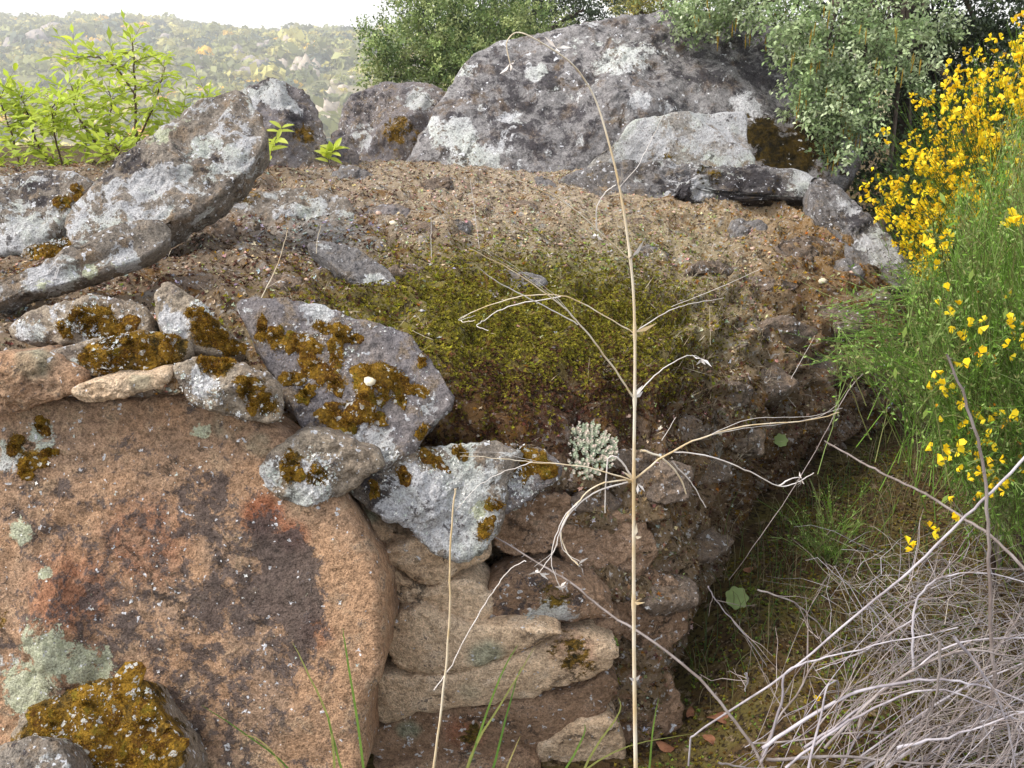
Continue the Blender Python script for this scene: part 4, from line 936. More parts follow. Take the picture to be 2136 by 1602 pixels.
# ------------------------------------------------------------------ dry stalks, canes and sticks
def stem_mat(name, c1, c2, scale=30):
    b = NB(name); mp = b.n('ShaderNodeVectorMath'); mp.operation = 'MULTIPLY'; b.l.new(b.co, mp.inputs[0]); mp.inputs[1].default_value = (1, 1, .25)
    n = b.noise(scale, 4, .6, co=mp.outputs[0]); n2 = b.noise(scale * 8, 2, .6, co=mp.outputs[0], w=4.)
    c = b.mix(b.step(n, .35, .65), c1, c2)
    return b.bsdf(c, .7, b.bump(n2, .4, .001), .25)
M_STRAW = stem_mat('straw_stem', srgb(224, 212, 190), srgb(204, 176, 130))
M_PALE = stem_mat('bleached_stem', srgb(222, 214, 206), srgb(196, 184, 172))
M_CANE = stem_mat('grey_cane', srgb(156, 144, 138), srgb(120, 106, 98))
M_DEAD = stem_mat('dead_wood', srgb(192, 184, 186), srgb(146, 136, 138), 18)
M_DEAD2 = stem_mat('dead_wood_brown', srgb(168, 156, 150), srgb(120, 108, 102), 22)
M_BARK = plain('bark', srgb(92, 80, 68), srgb(58, 50, 44), 30, .9, .006)
def px_path(pts, Y, wob=0.0, n=None, seed=0):
    """photo pixels at the stalk's own distance from the camera"""
    Ys = np.interp(np.linspace(0, 1, len(pts)), np.linspace(0, 1, len(np.atleast_1d(Y))), np.atleast_1d(Y))
    P = np.array([at(a, b_, y) for (a, b_), y in zip(pts, Ys)])
    Q = catmull(P, n or max(8, 5 * len(pts)))
    if wob: Q = Q + np.stack([fbm(np.stack([np.arange(len(Q)) * .6, np.full(len(Q), seed * 3.3 + k), np.zeros(len(Q))], 1), 2, seed + k) for k in range(3)], 1) * wob
    return Q
def stem(name, P, r0, r1, mat, parent, sides=6, nodes=None):
    rad = np.linspace(r0, r1, len(P))
    if nodes: 
        for f in nodes: rad = rad * (1 + .5 * np.exp(-((np.linspace(0, 1, len(P)) - f) / .012) ** 2))
    V, Q = tube_arrays(P, rad, sides)
    return mobj(name, V, Q, mat, parent)
YS = 1.25
main = [(1330, 1900), (1328, 1700), (1326, 1600), (1323, 1400), (1322, 1250), (1322, 1000), (1324, 830), (1324, 690), (1319, 580), (1304, 460), (1290, 380), (1272, 305), (1245, 215), (1215, 160), (1180, 122), (1110, 78), (1078, 68), (1060, 82), (1057, 100), (1064, 132)]
Pm = px_path(main, [1.25] * 12 + [1.25, 1.24, 1.22, 1.2, 1.2, 1.19, 1.19, 1.19], n=160)
Pm = np.concatenate([[Pm[0] * [1, 1, 0] + [0, 0, -.02]], Pm])
stalk = empty('dry_stalk', Pm[0] * [1, 1, 0]); tag(stalk, 'tall bleached dry stalk with curved side branches in front of the mound', 'stalk')
L = np.concatenate([[0], np.cumsum(np.linalg.norm(np.diff(Pm, axis=0), axis=1))]); rad = np.interp(L / L[-1], [0, .3, .6, .8, .93, 1], [.0040, .0033, .0023, .0016, .0010, .0006])
for q in ((1322, 1005), (1324, 830), (1324, 693), (1312, 540), (1322, 1255)):
    d = np.linalg.norm(Pm - at(*q, YS), axis=1); rad = rad * (1 + .55 * np.exp(-(d / .008) ** 2))
V, Q = tube_arrays(Pm, rad, 8); mobj('stem', V, Q, M_STRAW, stalk)
BR = [([(1322, 830), (1262, 742), (1205, 672), (1150, 620), (1060, 560), (978, 518)], (1.25, 1.12), .0019, .0006),
      ([(1205, 676), (1130, 636), (1040, 590), (1000, 560)], (1.20, 1.1), .0011, .0006),
      ([(1322, 832), (1368, 782), (1430, 742), (1462, 748)], (1.25, 1.32), .0013, .0006),
      ([(1322, 696), (1232, 642), (1166, 616), (1080, 620), (1000, 645), (964, 664), (966, 672), (990, 668)], (1.25, 1.15), .0011, .0006),
      ([(1170, 618), (1060, 640), (1010, 668), (995, 680), (1020, 690)], (1.2, 1.16), .0010, .0006),
      ([(1322, 696), (1388, 652), (1440, 634), (1510, 622)], (1.25, 1.36), .0011, .0005),
      ([(1312, 540), (1244, 478), (1180, 424), (1100, 384), (1045, 366)], (1.25, 1.14), .0015, .0006),
      ([(1246, 482), (1244, 440), (1262, 402), (1285, 386)], (1.22, 1.2), .0012, .0009),
      ([(1292, 392), (1330, 345), (1360, 290), (1384, 240)], (1.24, 1.3), .0007, .0004),
      ([(1324, 998), (1400, 942), (1480, 908), (1560, 888), (1690, 876), (1750, 860)], (1.25, 1.4), .0019, .0009),
      ([(1402, 942), (1480, 952), (1560, 982), (1625, 1014), (1665, 1005), (1698, 986)], (1.28, 1.36), .0014, .0010),
      ([(1625, 1014), (1650, 998), (1672, 996)], (1.34, 1.36), .0018, .0006),
      ([(1320, 1002), (1220, 974), (1112, 964), (1040, 957), (960, 950)], (1.25, 1.18), .0014, .0005),
      ([(1112, 964), (1050, 985), (1000, 1012), (950, 1065)], (1.20, 1.17), .0009, .0005),
      ([(1318, 1004), (1240, 1028), (1190, 1070), (1168, 1110), (1155, 1150), (1125, 1195)], (1.25, 1.19), .0016, .0009),
      ([(1318, 1002), (1250, 1010), (1205, 1048), (1170, 1100), (1182, 1150), (1206, 1178)], (1.25, 1.2), .0015, .0012),
      ([(1200, 1052), (1170, 1090), (1150, 1165), (1168, 1225)], (1.22, 1.2), .0010, .0009),
      ([(1318, 995), (1296, 962), (1276, 952), (1266, 972), (1262, 1070)], (1.25, 1.24), .0020, .0012),
      ([(1336, 940), (1380, 955), (1415, 990), (1432, 1030)], (1.3, 1.33), .0022, .0016),
      ([(1400, 962), (1440, 1005), (1472, 1058)], (1.3, 1.33), .0014, .0010)]
BRO = []
for k, (pts, Y, r0, r1) in enumerate(BR):
    BRO.append((at(*pts[-1], YS), stem('branch', px_path(pts, Y, .0026, seed=k), r0 * .78, r1 * .7, M_PALE if k % 3 else M_STRAW, stalk)))
for k, i in enumerate((0, 3, 6, 9, 12, 14, 15, 0, 9)):     # split second strands beside the branches
    pts, Y, r0, r1 = BR[i]; n0 = max(0, len(pts) - 4); q = [(a + random.gauss(0, 5), b_ + random.gauss(0, 5) - 4 * j) for j, (a, b_) in enumerate(pts[n0:])]; q[0] = pts[n0]
    Ym = np.interp(n0 / (len(pts) - 1), [0, 1], Y); stem('strand', px_path(q, (Ym, Y[1]), .002, seed=90 + k), r1 * .7, r1 * .3, M_PALE, BRO[i][1], 4)
for k in range(16):                                         # torn sheath scraps at the nodes of the stem
    px, py = [(1322, 1005), (1324, 830), (1324, 693), (1312, 540), (1322, 1255), (1323, 1420), (1324, 1120), (1290, 388)][k % 8]; p = at(px, py, YS); d = unit(np.array([[random.gauss(0, .5), random.gauss(-.3, .3), random.uniform(.3, 1)]]))
    V, Q = kites(p[None], d, np.array([[random.gauss(0, 1), -1., 0]]), [random.uniform(.012, .035)], [.0055], .3); mobj('sheath', V, Q, M_PALE if k % 2 else M_STRAW, stalk)
# papery seed husks where branches end
for k, (px, py) in enumerate([(1462, 748), (1245, 492), (1672, 998), (1206, 1178), (1125, 1195), (1168, 1225), (1064, 132), (1160, 100), (1330, 1010)]):
    p = at(px, py, YS - .02); D = unit(rand_dirs(5) + [0, 0, -.4])
    V, Q = kites(np.repeat(p[None], 5, 0), D, rand_dirs(5), RNG.uniform(.010, .02, 5), np.full(5, .004), .3)
    mobj('seed_husk', V, Q, M_PALE, min(BRO, key=lambda q: np.linalg.norm(q[0] - p))[1])
def simple_stalk(name, pts, Y, r0, r1, mat, label, cat, base_to_ground=True, wob=.003, seed=0, thorns=0, group=None):
    P = px_path(pts, Y, wob, seed=seed)
    e = empty(name, P[0] * [1, 1, 0] if base_to_ground else P[0]); tag(e, label, cat, group)
    if base_to_ground:
        P = np.concatenate([[np.array([P[0, 0], P[0, 1], -.02])], P])
    st_ = stem('stem', P, r0, r1, mat, e)
    for k in range(thorns):
        i = int((k + .5) / thorns * (len(P) - 1)); d = unit(RNG.normal(size=3) * [1, .4, 1]); t = unit(P[min(i + 1, len(P) - 1)] - P[i])
        d = unit(d - t * (d @ t) * .9)
        V, Q = tube_arrays(np.array([P[i], P[i] + d * .004, P[i] + d * .009 + t * .003]), [.0018, .001, .0002], 4)
        mobj('thorn', V, Q, mat, st_)
    return e, P
simple_stalk('dry_grass_stalk', [(900, 1640), (905, 1600), (926, 1430), (937, 1290), (940, 1150), (948, 1035), (952, 1020)], 1.5, .0026, .0013, M_STRAW, 'thin dry straw stalk standing before the layered wall', 'stalk', seed=2)
simple_stalk('dry_tendril', [(905, 1440), (940, 1390), (985, 1305), (1030, 1232), (1062, 1190), (1098, 1168)], 1.62, .0012, .0009, M_PALE, 'wiry pale tendril hooked over the buff stone courses', 'twig', False, .006, 3)
simple_stalk('bramble_cane', [(1600, 1650), (1585, 1585), (1530, 1500), (1450, 1408), (1350, 1330), (1270, 1280), (1200, 1222), (1120, 1172), (1030, 1118)], (1.72, 2.0), .0042, .0018, M_CANE, 'grey thorny bramble cane slanting across the layered wall', 'cane', True, .004, 4, 34)
simple_stalk('bare_twig', [(1800, 780), (1760, 830), (1690, 960), (1600, 1100), (1520, 1210)], (2.4, 2.3), .0016, .0008, M_CANE, 'bare straight twig leaning from the green broom over the dark hollow', 'twig', False, .004, 5)
simple_stalk('leaning_stick', [(1440, 1540), (1480, 1510), (1640, 1405), (1800, 1270), (1900, 1190), (2000, 1090), (2060, 1035), (2160, 930)], (1.85, 1.75), .0022, .0032, M_DEAD, 'long pale stick leaning out of the dead brushwood', 'stick', True, .004, 6)
simple_stalk('grey_cane', [(1720, 920), (1790, 960), (1850, 992), (1930, 1030), (2000, 1075), (2070, 1120), (2150, 1200)], (2.2, 1.9), .0022, .0040, M_CANE, 'grey thorny cane arching through the dark hollow below the broom', 'cane', False, .005, 7, 18)
simple_stalk('upright_cane', [(2075, 1420), (2064, 1250), (2062, 1100), (2048, 950), (2010, 830), (1975, 740)], 1.72, .0042, .0022, M_CANE, 'upright grey cane rising in front of the green broom', 'cane', True, .006, 8, 16)
for k, pts in enumerate([[(670, 470), (662, 500), (660, 530)], [(900, 455), (899, 500), (900, 540)], [(600, 480), (580, 550), (545, 620)], [(980, 370), (990, 440), (1000, 520)], [(1100, 430), (1094, 470)], [(1590, 560), (1500, 600), (1400, 640)],
                         [(1380, 800), (1410, 760), (1470, 700)], [(1410, 870), (1380, 920)], [(860, 690), (905, 710)], [(1600, 770), (1660, 850)], [(1480, 640), (1482, 720)], [(1700, 700), (1650, 790)]]):
    h = hit(*pts[-1]); Y = h[0].y - .02
    P = px_path(pts, Y, .003, seed=k)
    V, Q = tube_arrays(P, np.linspace(.0007, .0012, len(P)), 4)
    tag(mobj('withered_sprig', V, Q, M_PALE if k % 2 else M_STRAW), 'thin withered sprig poking up from the mound moss', 'sprig', 'thin withered sprigs on the mound')

# ------------------------------------------------------------------ grass blades low in front
M_GRASS = vcol_mat('grass_green', .3, .6, .3, .2, 30)
def blade(pts, Y, w0, col, parent, seed=0):
    P = px_path(pts, Y, .002, n=14, seed=seed); T = np.gradient(P, axis=0); S = unit(np.cross(T, [0.2, 1, 0.1]))
    w_ = w0 * (1 - np.linspace(0, 1, 14) ** 2.2)[:, None] + .0002
    V = np.concatenate([P - S * w_, P + S * w_]); i = np.arange(13)
    Q = np.stack([i, i + 1, i + 15, i + 14], 1)
    return mobj('blade', V, Q, M_GRASS, parent, None, {'col': np.repeat(np.array([col]), 28, 0)})
GC = [srgb(112, 140, 60)[:3], srgb(150, 152, 84)[:3], srgb(90, 122, 50)[:3], srgb(178, 164, 104)[:3]]
for name_, lab, Y, sets in [
    ('grass_tuft', 'few thin green grass blades before the tan boulder', 1.35, [[(770, 1700), (745, 1500), (722, 1360), (715, 1310)], [(700, 1700), (690, 1520), (640, 1400), (610, 1340)], [(640, 1690), (600, 1600), (480, 1510), (420, 1470)], [(650, 1700), (560, 1560), (500, 1530)], [(740, 1700), (700, 1560), (680, 1480)]]),
    ('grass_tuft', 'green grass blades rising before the lowest wall courses', 1.45, [[(940, 1700), (980, 1590), (1040, 1420), (1080, 1345)], [(950, 1700), (985, 1570), (1050, 1460), (1115, 1350)], [(1000, 1700), (1030, 1600), (1060, 1480), (1086, 1390)], [(1010, 1720), (1050, 1620), (1085, 1535)], [(1130, 1700), (1160, 1640), (1215, 1540), (1220, 1510)], [(1140, 1720), (1180, 1640), (1300, 1560), (1450, 1530)]]),
    ('grass_tuft', 'lone green grass blade beside the stalk over mossy ground', 1.6, [[(1340, 1700), (1355, 1600), (1362, 1520), (1374, 1455)], [(1180, 1700), (1230, 1580), (1290, 1490), (1290, 1455)]])]:
    b0 = at(*sets[0][0], Y); e = empty(name_, b0 * [1, 1, 0]); tag(e, lab, 'grass', 'grass blades in front of the rocks')
    for k, pts in enumerate(sets):
        q0 = at(*pts[0], Y); pts3 = pts
        blade(pts, Y, .0022, GC[k % 4], e, k)
        Vq, Qq = tube_arrays(np.array([[q0[0], q0[1], -.01], q0]), [.0016, .0014], 4)
        mobj('sheath', Vq, Qq, M_STRAW, e)

# ------------------------------------------------------------------ silvery stonecrop tuft on the wall head
def stonecrop():
    h = hit(1222, 940); c = np.array(h[0]); n = unit(np.array([0.05, -.75, .65])); c = c + n * .018
    e = empty('stonecrop', c); tag(e, 'silvery stonecrop tuft with pinkish tips growing beside the moss-topped wedge', 'plant')
    acc = Acc(); N_ = 230
    e1 = np.array([1., 0, 0]); e2 = np.cross(n, e1)
    for k in range(N_):
        r = math.sqrt(random.random()); t = random.random() * 2 * math.pi
        off = e1 * r * math.cos(t) * .072 - e2 * r * math.sin(t) * .062 * (1.15 if math.sin(t) > 0 else .9)
        p0 = c + off - n * .02; hgt = .034 * (1 - .5 * r * r) + random.random() * .012
        d = unit(n + off * 6 + np.array([0, 0, .25]) + RNG.normal(size=3) * .12)
        green = np.array(srgb(172, 184, 156)[:3]); tip = np.array(srgb(226, 206, 192)[:3]) * (1.0 if random.random() < .6 else .9)
        if random.random() < .35: tip = np.array(srgb(186, 194, 166)[:3])
        for j in range(9):
            f = j / 8; p = p0 + d * hgt * (0.3 + .7 * f)
            a = j * 2.4 + k; out = unit(e1 * math.cos(a) + e2 * math.sin(a) + n * (.4 + f * .9))
            V, Q = kites(p[None], out[None], n[None], [.0085 * (1 - .35 * f)], [.0056], .35)
            acc.add(V, Q, green * (1 - f ** 1.5) + tip * f ** 1.5)
    acc.build('leaves', vcol_mat('stonecrop_leaf', .15, .6, .3, .15, 80), e)['kind'] = 'stuff'
    acc2 = Acc()
    for k in range(5):
        q = c + e1 * random.uniform(-.04, .06) - n * .02; V, Q = tube_arrays(np.array([q, q + [0.004, -.02, -.03], q + [.006, -.02, -.075]]), [.001, .0009, .0006], 4)
        mobj('hanging_root', V, Q, M_PALE, e)
stonecrop()
M_LEAFG = vcol_mat('leaf_green', .35, .55, .35, .18, 25)
def round_leaf(px, py, r, label):
    h = hit(px, py); p = np.array(h[0]); dep = (p - CAM) @ FWD; rw = r * dep / F
    th = np.arange(56) * 2 * math.pi / 56; rr = rw * (1 + .08 * np.cos(th * 7)); 
    V = [[0, 0, -.15 * rw]] + [[rr[k] * .55 * math.cos(th[k]), rr[k] * .55 * math.sin(th[k]), 0] for k in range(56)] + [[rr[k] * math.cos(th[k]), rr[k] * math.sin(th[k]), .12 * rw * (1 + .4 * math.cos(th[k] * 7))] for k in range(56)]
    tilt = Matrix.Rotation(R(50), 3, 'X'); V = np.array([tilt @ Vector(v) for v in V]) + p + np.array([0, -.02, .025])
    a = np.arange(56); b_ = (a + 1) % 56
    f3 = np.stack([np.zeros(56, int), 1 + a, 1 + b_], 1); q = np.stack([1 + a, 57 + a, 57 + b_, 1 + b_], 1)
    e = empty('navelwort', p); tag(e, label, 'plant')
    mobj('leaf', V, [f3, q], M_LEAFG, e, None, {'col': np.repeat(np.array([srgb(158, 176, 108)[:3]]), 113, 0)})
    Vt, Qt = tube_arrays(np.array([p - [0, 0, .01], V[0]]), [.0012, .0009], 5); mobj('leaf_stalk', Vt, Qt, M_PALE, e)
round_leaf(1532, 1255, 23, 'round scalloped leaf on mossy ground at the foot of the mound')
round_leaf(1624, 928, 14, 'small fresh green leaf in the shade of the mound flank')

# ------------------------------------------------------------------ dead brushwood
def brush():
    c = np.array([.85, 1.75, 0]); e = empty('dead_brushwood', c)
    tag(e, 'heap of bare grey dead broom branches on the ground', 'brushwood')
    traced = [([(1590, 1560), (1700, 1488), (1800, 1440), (1950, 1418), (2060, 1435), (2180, 1480)], 1.62, .0048), ([(1600, 1585), (1750, 1578), (1900, 1590), (2180, 1600)], 1.6, .0044),
              ([(1590, 1590), (1628, 1470), (1640, 1402), (1700, 1378), (1800, 1352), (2000, 1310)], 1.72, .0036), ([(1905, 1400), (1904, 1300), (1920, 1240), (1965, 1205), (2050, 1195), (2180, 1225)], 1.78, .0034),
              ([(1960, 1335), (1958, 1420), (1940, 1490), (1924, 1540)], 1.58, .0036), ([(1990, 1330), (2060, 1420), (2100, 1510), (2125, 1640)], 1.56, .0040), ([(1870, 1560), (2000, 1530), (2180, 1470)], 1.55, .0038),
              ([(1720, 1560), (1830, 1450), (1960, 1370), (2060, 1360), (2180, 1400)], 1.66, .0040), ([(1680, 1560), (1800, 1470), (1900, 1400), (2000, 1340), (2180, 1330)], 1.7, .0036), ([(1640, 1600), (1780, 1500), (1960, 1440), (2180, 1530)], 1.6, .0036),
              ([(1580, 1230), (1660, 1260), (1720, 1320), (1745, 1400)], 1.95, .0026), ([(1476, 1222), (1500, 1260), (1560, 1330), (1600, 1390)], 2.0, .0022), ([(1810, 1260), (1850, 1320), (1880, 1400)], 1.85, .0024), ([(1500, 1590), (1560, 1602), (1620, 1600)], 1.6, .003),
              ([(1555, 1405), (1560, 1420), (1553, 1440)], 1.7, .003), ([(1920, 1280), (1860, 1320), (1780, 1370), (1700, 1400)], 1.8, .0022)]
    spl = []
    for k, (pts, Y, r) in enumerate(traced):
        P = px_path(pts, (Y, Y + .06), .006, seed=k + 40); stem('branch', P, r * .85, r * .35, (M_DEAD, M_DEAD2)[k % 3 == 1], e); spl.append(P)
    for k in range(105):
        a = np.array([random.uniform(.52, 1.1), random.uniform(1.45, 1.82), random.uniform(0, .05)])
        ang = R(random.gauss(24, 20)); Ln = random.uniform(.35, 1.0); hgt = abs(random.gauss(.0, .16)) + .02
        d = np.array([math.cos(ang), math.sin(ang), 0]); pts = []
        n = 9
        for i in range(n):
            t = i / (n - 1); pts.append(a + d * Ln * t + np.array([0, 0, hgt * math.sin(math.pi * min(1, t * .85 + .05)) + .02]) + RNG.normal(size=3) * .004)
        P = catmull(np.array(pts), 22); r = .0009 + .0028 * random.random() ** 2
        stem('branch', P, r, r * .35, (M_DEAD, M_DEAD2, M_CANE)[k % 3], e, 5); spl.append(P)
    acc = Acc()
    for P in spl:                                           # forks
        for _ in range(random.randint(4, 9)):
            i = random.randrange(3, len(P) - 2); d = unit(unit(P[i + 1] - P[i]) + rand_dirs(1)[0] * .55 + [0, 0, .1]); Ln = random.uniform(.04, .2)
            q = np.array([P[i] + d * Ln * t + RNG.normal(size=3) * .004 * t for t in np.linspace(0, 1, 5)]); V, Q = tube_arrays(q, np.linspace(.0014, .0004, 5), 3)
            acc.add(V, Q, np.array(srgb(158, 144, 138)[:3]) * random.uniform(.6, 1.15))
    for k in range(1500):                                    # fine twigs
        u = random.random()
        a = np.array([random.uniform(.85, 1.7), random.uniform(1.5, 2.4), random.uniform(.0, .30)])
        d = unit(np.array([random.gauss(.6, .6), random.gauss(.25, .6), random.gauss(.05, .35)])); Ln = random.uniform(.08, .35)
        pts = np.array([a + d * Ln * t + np.array([0, 0, -.25 * Ln * t * t]) + RNG.normal(size=3) * .006 for t in np.linspace(0, 1, 5)])
        pts[:, 2] = np.maximum(pts[:, 2], .002)
        V, Q = tube_arrays(pts, np.linspace(random.uniform(.0006, .0014), .0003, 5), 3)
        cc = np.array([srgb(184, 176, 178)[:3], srgb(148, 136, 130)[:3], srgb(180, 168, 154)[:3]][random.randrange(3)]) * random.uniform(.5, 1.1); acc.add(V, Q, cc)
    acc.build('twigs', vcol_mat('twig_grey', 0, .8, .1, .2, 30), e)['kind'] = 'stuff'
brush()

# ------------------------------------------------------------------ moss and herbs on the ground before the mound
def herbs():
    acc = Acc(); n = 24000
    X = RNG.uniform(.25, 2.0, n); Y = RNG.uniform(1.35, 3.6, n)
    Z = np.array([drop(x, y, 1.2) for x, y in zip(X, Y)])
    ok = Z < .2; P = np.stack([X, Y, Z], 1)[ok]; n = len(P)
    cl = fbm(P * 5, 3, 51)
    pal = np.array([srgb(116, 130, 52)[:3], srgb(124, 108, 40)[:3], srgb(92, 68, 34)[:3], srgb(92, 112, 50)[:3], srgb(64, 50, 32)[:3], srgb(128, 110, 84)[:3]])
    w_ = np.where((cl > .08)[:, None], [[.4, .2, .1, .2, .05, .05]], np.where((cl > -.12)[:, None], [[.12, .36, .2, .08, .16, .08]], [[.05, .15, .28, .05, .3, .17]]))
    kind = (RNG.random((n, 1)) > np.cumsum(w_, 1)).sum(1).clip(0, 5)
    V, Q, C = rosettes(P, np.repeat([[0, 0, 1.]], n, 0), RNG.uniform(.004, .010, n), pal[kind] * RNG.uniform(.65, 1.2, (n, 1)), 5, .8); acc.add(V, Q, C)
    o = acc.build('ground_moss', M_COVER, None, (0, 0, 0), False); tag(o, 'yellow-green moss and tiny herbs on the ground beside the mound', 'moss', kind='stuff')
    acc = Acc(); n = 1700                                    # fine grass and dry stems at the hollow
    X = RNG.uniform(.5, 2.2, n); Y = RNG.uniform(2.1, 3.8, n)
    for x, y in zip(X, Y):
        z = drop(x, y, 1.2)
        if z > .25: continue
        Ln = random.uniform(.05, .22); a = random.uniform(0, 6.28); s = random.uniform(.1, .6)
        P = np.array([[x + math.cos(a) * s * Ln * t * t, y + math.sin(a) * s * Ln * t * t, z + Ln * t * (1 - .25 * t)] for t in (0, .35, .7, 1)])
        V, Q = tube_arrays(P, [.0012, .001, .0008, .0003], 3); cc = np.array([srgb(96, 120, 56)[:3], srgb(130, 116, 78)[:3], srgb(80, 104, 62)[:3], srgb(150, 136, 104)[:3]][random.randrange(4)])
        acc.add(V, Q, cc)
    o = acc.build('grass', M_GRASS, None, (0, 0, 0)); tag(o, 'thin grass and dry stems in the dark hollow under the broom', 'grass', kind='stuff')
    LM = plain('dead_leaf', srgb(150, 104, 76), srgb(116, 76, 54), 40)
    for k, (px, py, r) in enumerate([(1505, 1500, 30), (1440, 1490, 16), (1390, 1560, 22), (1560, 1190, 14), (1480, 1545, 18)]):
        h = hit(px, py); p = np.array(h[0]); rw = r * ((p - CAM) @ FWD) / F
        th = np.arange(12) * 2 * math.pi / 12; V = [[0, 0, .12 * rw]] + [[rw * math.cos(t) * (1 + .2 * math.sin(3 * t + k)), .6 * rw * math.sin(t), .2 * rw * math.sin(2 * t + k)] for t in th]
        a = np.arange(12); f3 = np.stack([np.zeros(12, int), 1 + a, 1 + (a + 1) % 12], 1)
        o = mobj('dead_leaf', np.array(V) @ np.array(Matrix.Rotation(k * 1.3, 3, 'Z')).T + p + np.array([0, -.005, .008]), f3, LM); tag(o, 'curled brown dead leaf on the moss beside the mound', 'leaf', 'dead leaves on the mossy ground')
herbs()

# ------------------------------------------------------------------ young leafy sapling behind the leaning slab
def leaf_mesh():
    xs = np.array([0, .12, .35, .62, .85, 1.0]); ws = np.array([.02, .11, .19, .18, .1, .0]); V = []
    for x, w_ in zip(xs, ws):
        z = -.18 * x * x; V += [[x, -w_, z + w_ * .45], [x, 0, z], [x, w_, z + w_ * .45]]
    Q = [[3 * i + k, 3 * i + k + 1, 3 * i + k + 4, 3 * i + k + 3] for i in range(5) for k in range(2)]
    return make_mesh('leaf', np.array(V), np.array(Q))
def sapling_mat():
    b = NB('sapling_leaf'); r = obj_random(b); n = b.noise(3, 2, .5)
    c = b.mix(r, srgb(174, 192, 62), srgb(204, 212, 100)); c = b.mix(b.step(n, .55, .7, .4), c, srgb(206, 214, 110))
    return b.bsdf(c, .5, None, .4, .5, b.mix(r, srgb(196, 210, 62), srgb(218, 224, 90)))
M_SAP = sapling_mat(); LEAF = leaf_mesh(); LEAF.materials.append(M_SAP)
M_TWIG = plain('sapling_bark', srgb(104, 84, 66), srgb(70, 56, 48), 40, .8, .002)
def put_leaf(parent, p, d, up, s):
    o = bpy.data.objects.new('leaf', LEAF); COL.objects.link(o); o.parent = parent
    d = unit(np.asarray(d, float)); y = unit(np.cross(up, d)); z = np.cross(d, y)
    m = Matrix(((d[0], y[0], z[0]), (d[1], y[1], z[1]), (d[2], y[2], z[2]))).to_4x4()
    o.matrix_local = Matrix.Translation(Vector(p - origin_of(parent))) @ m @ Matrix.Scale(s, 4)
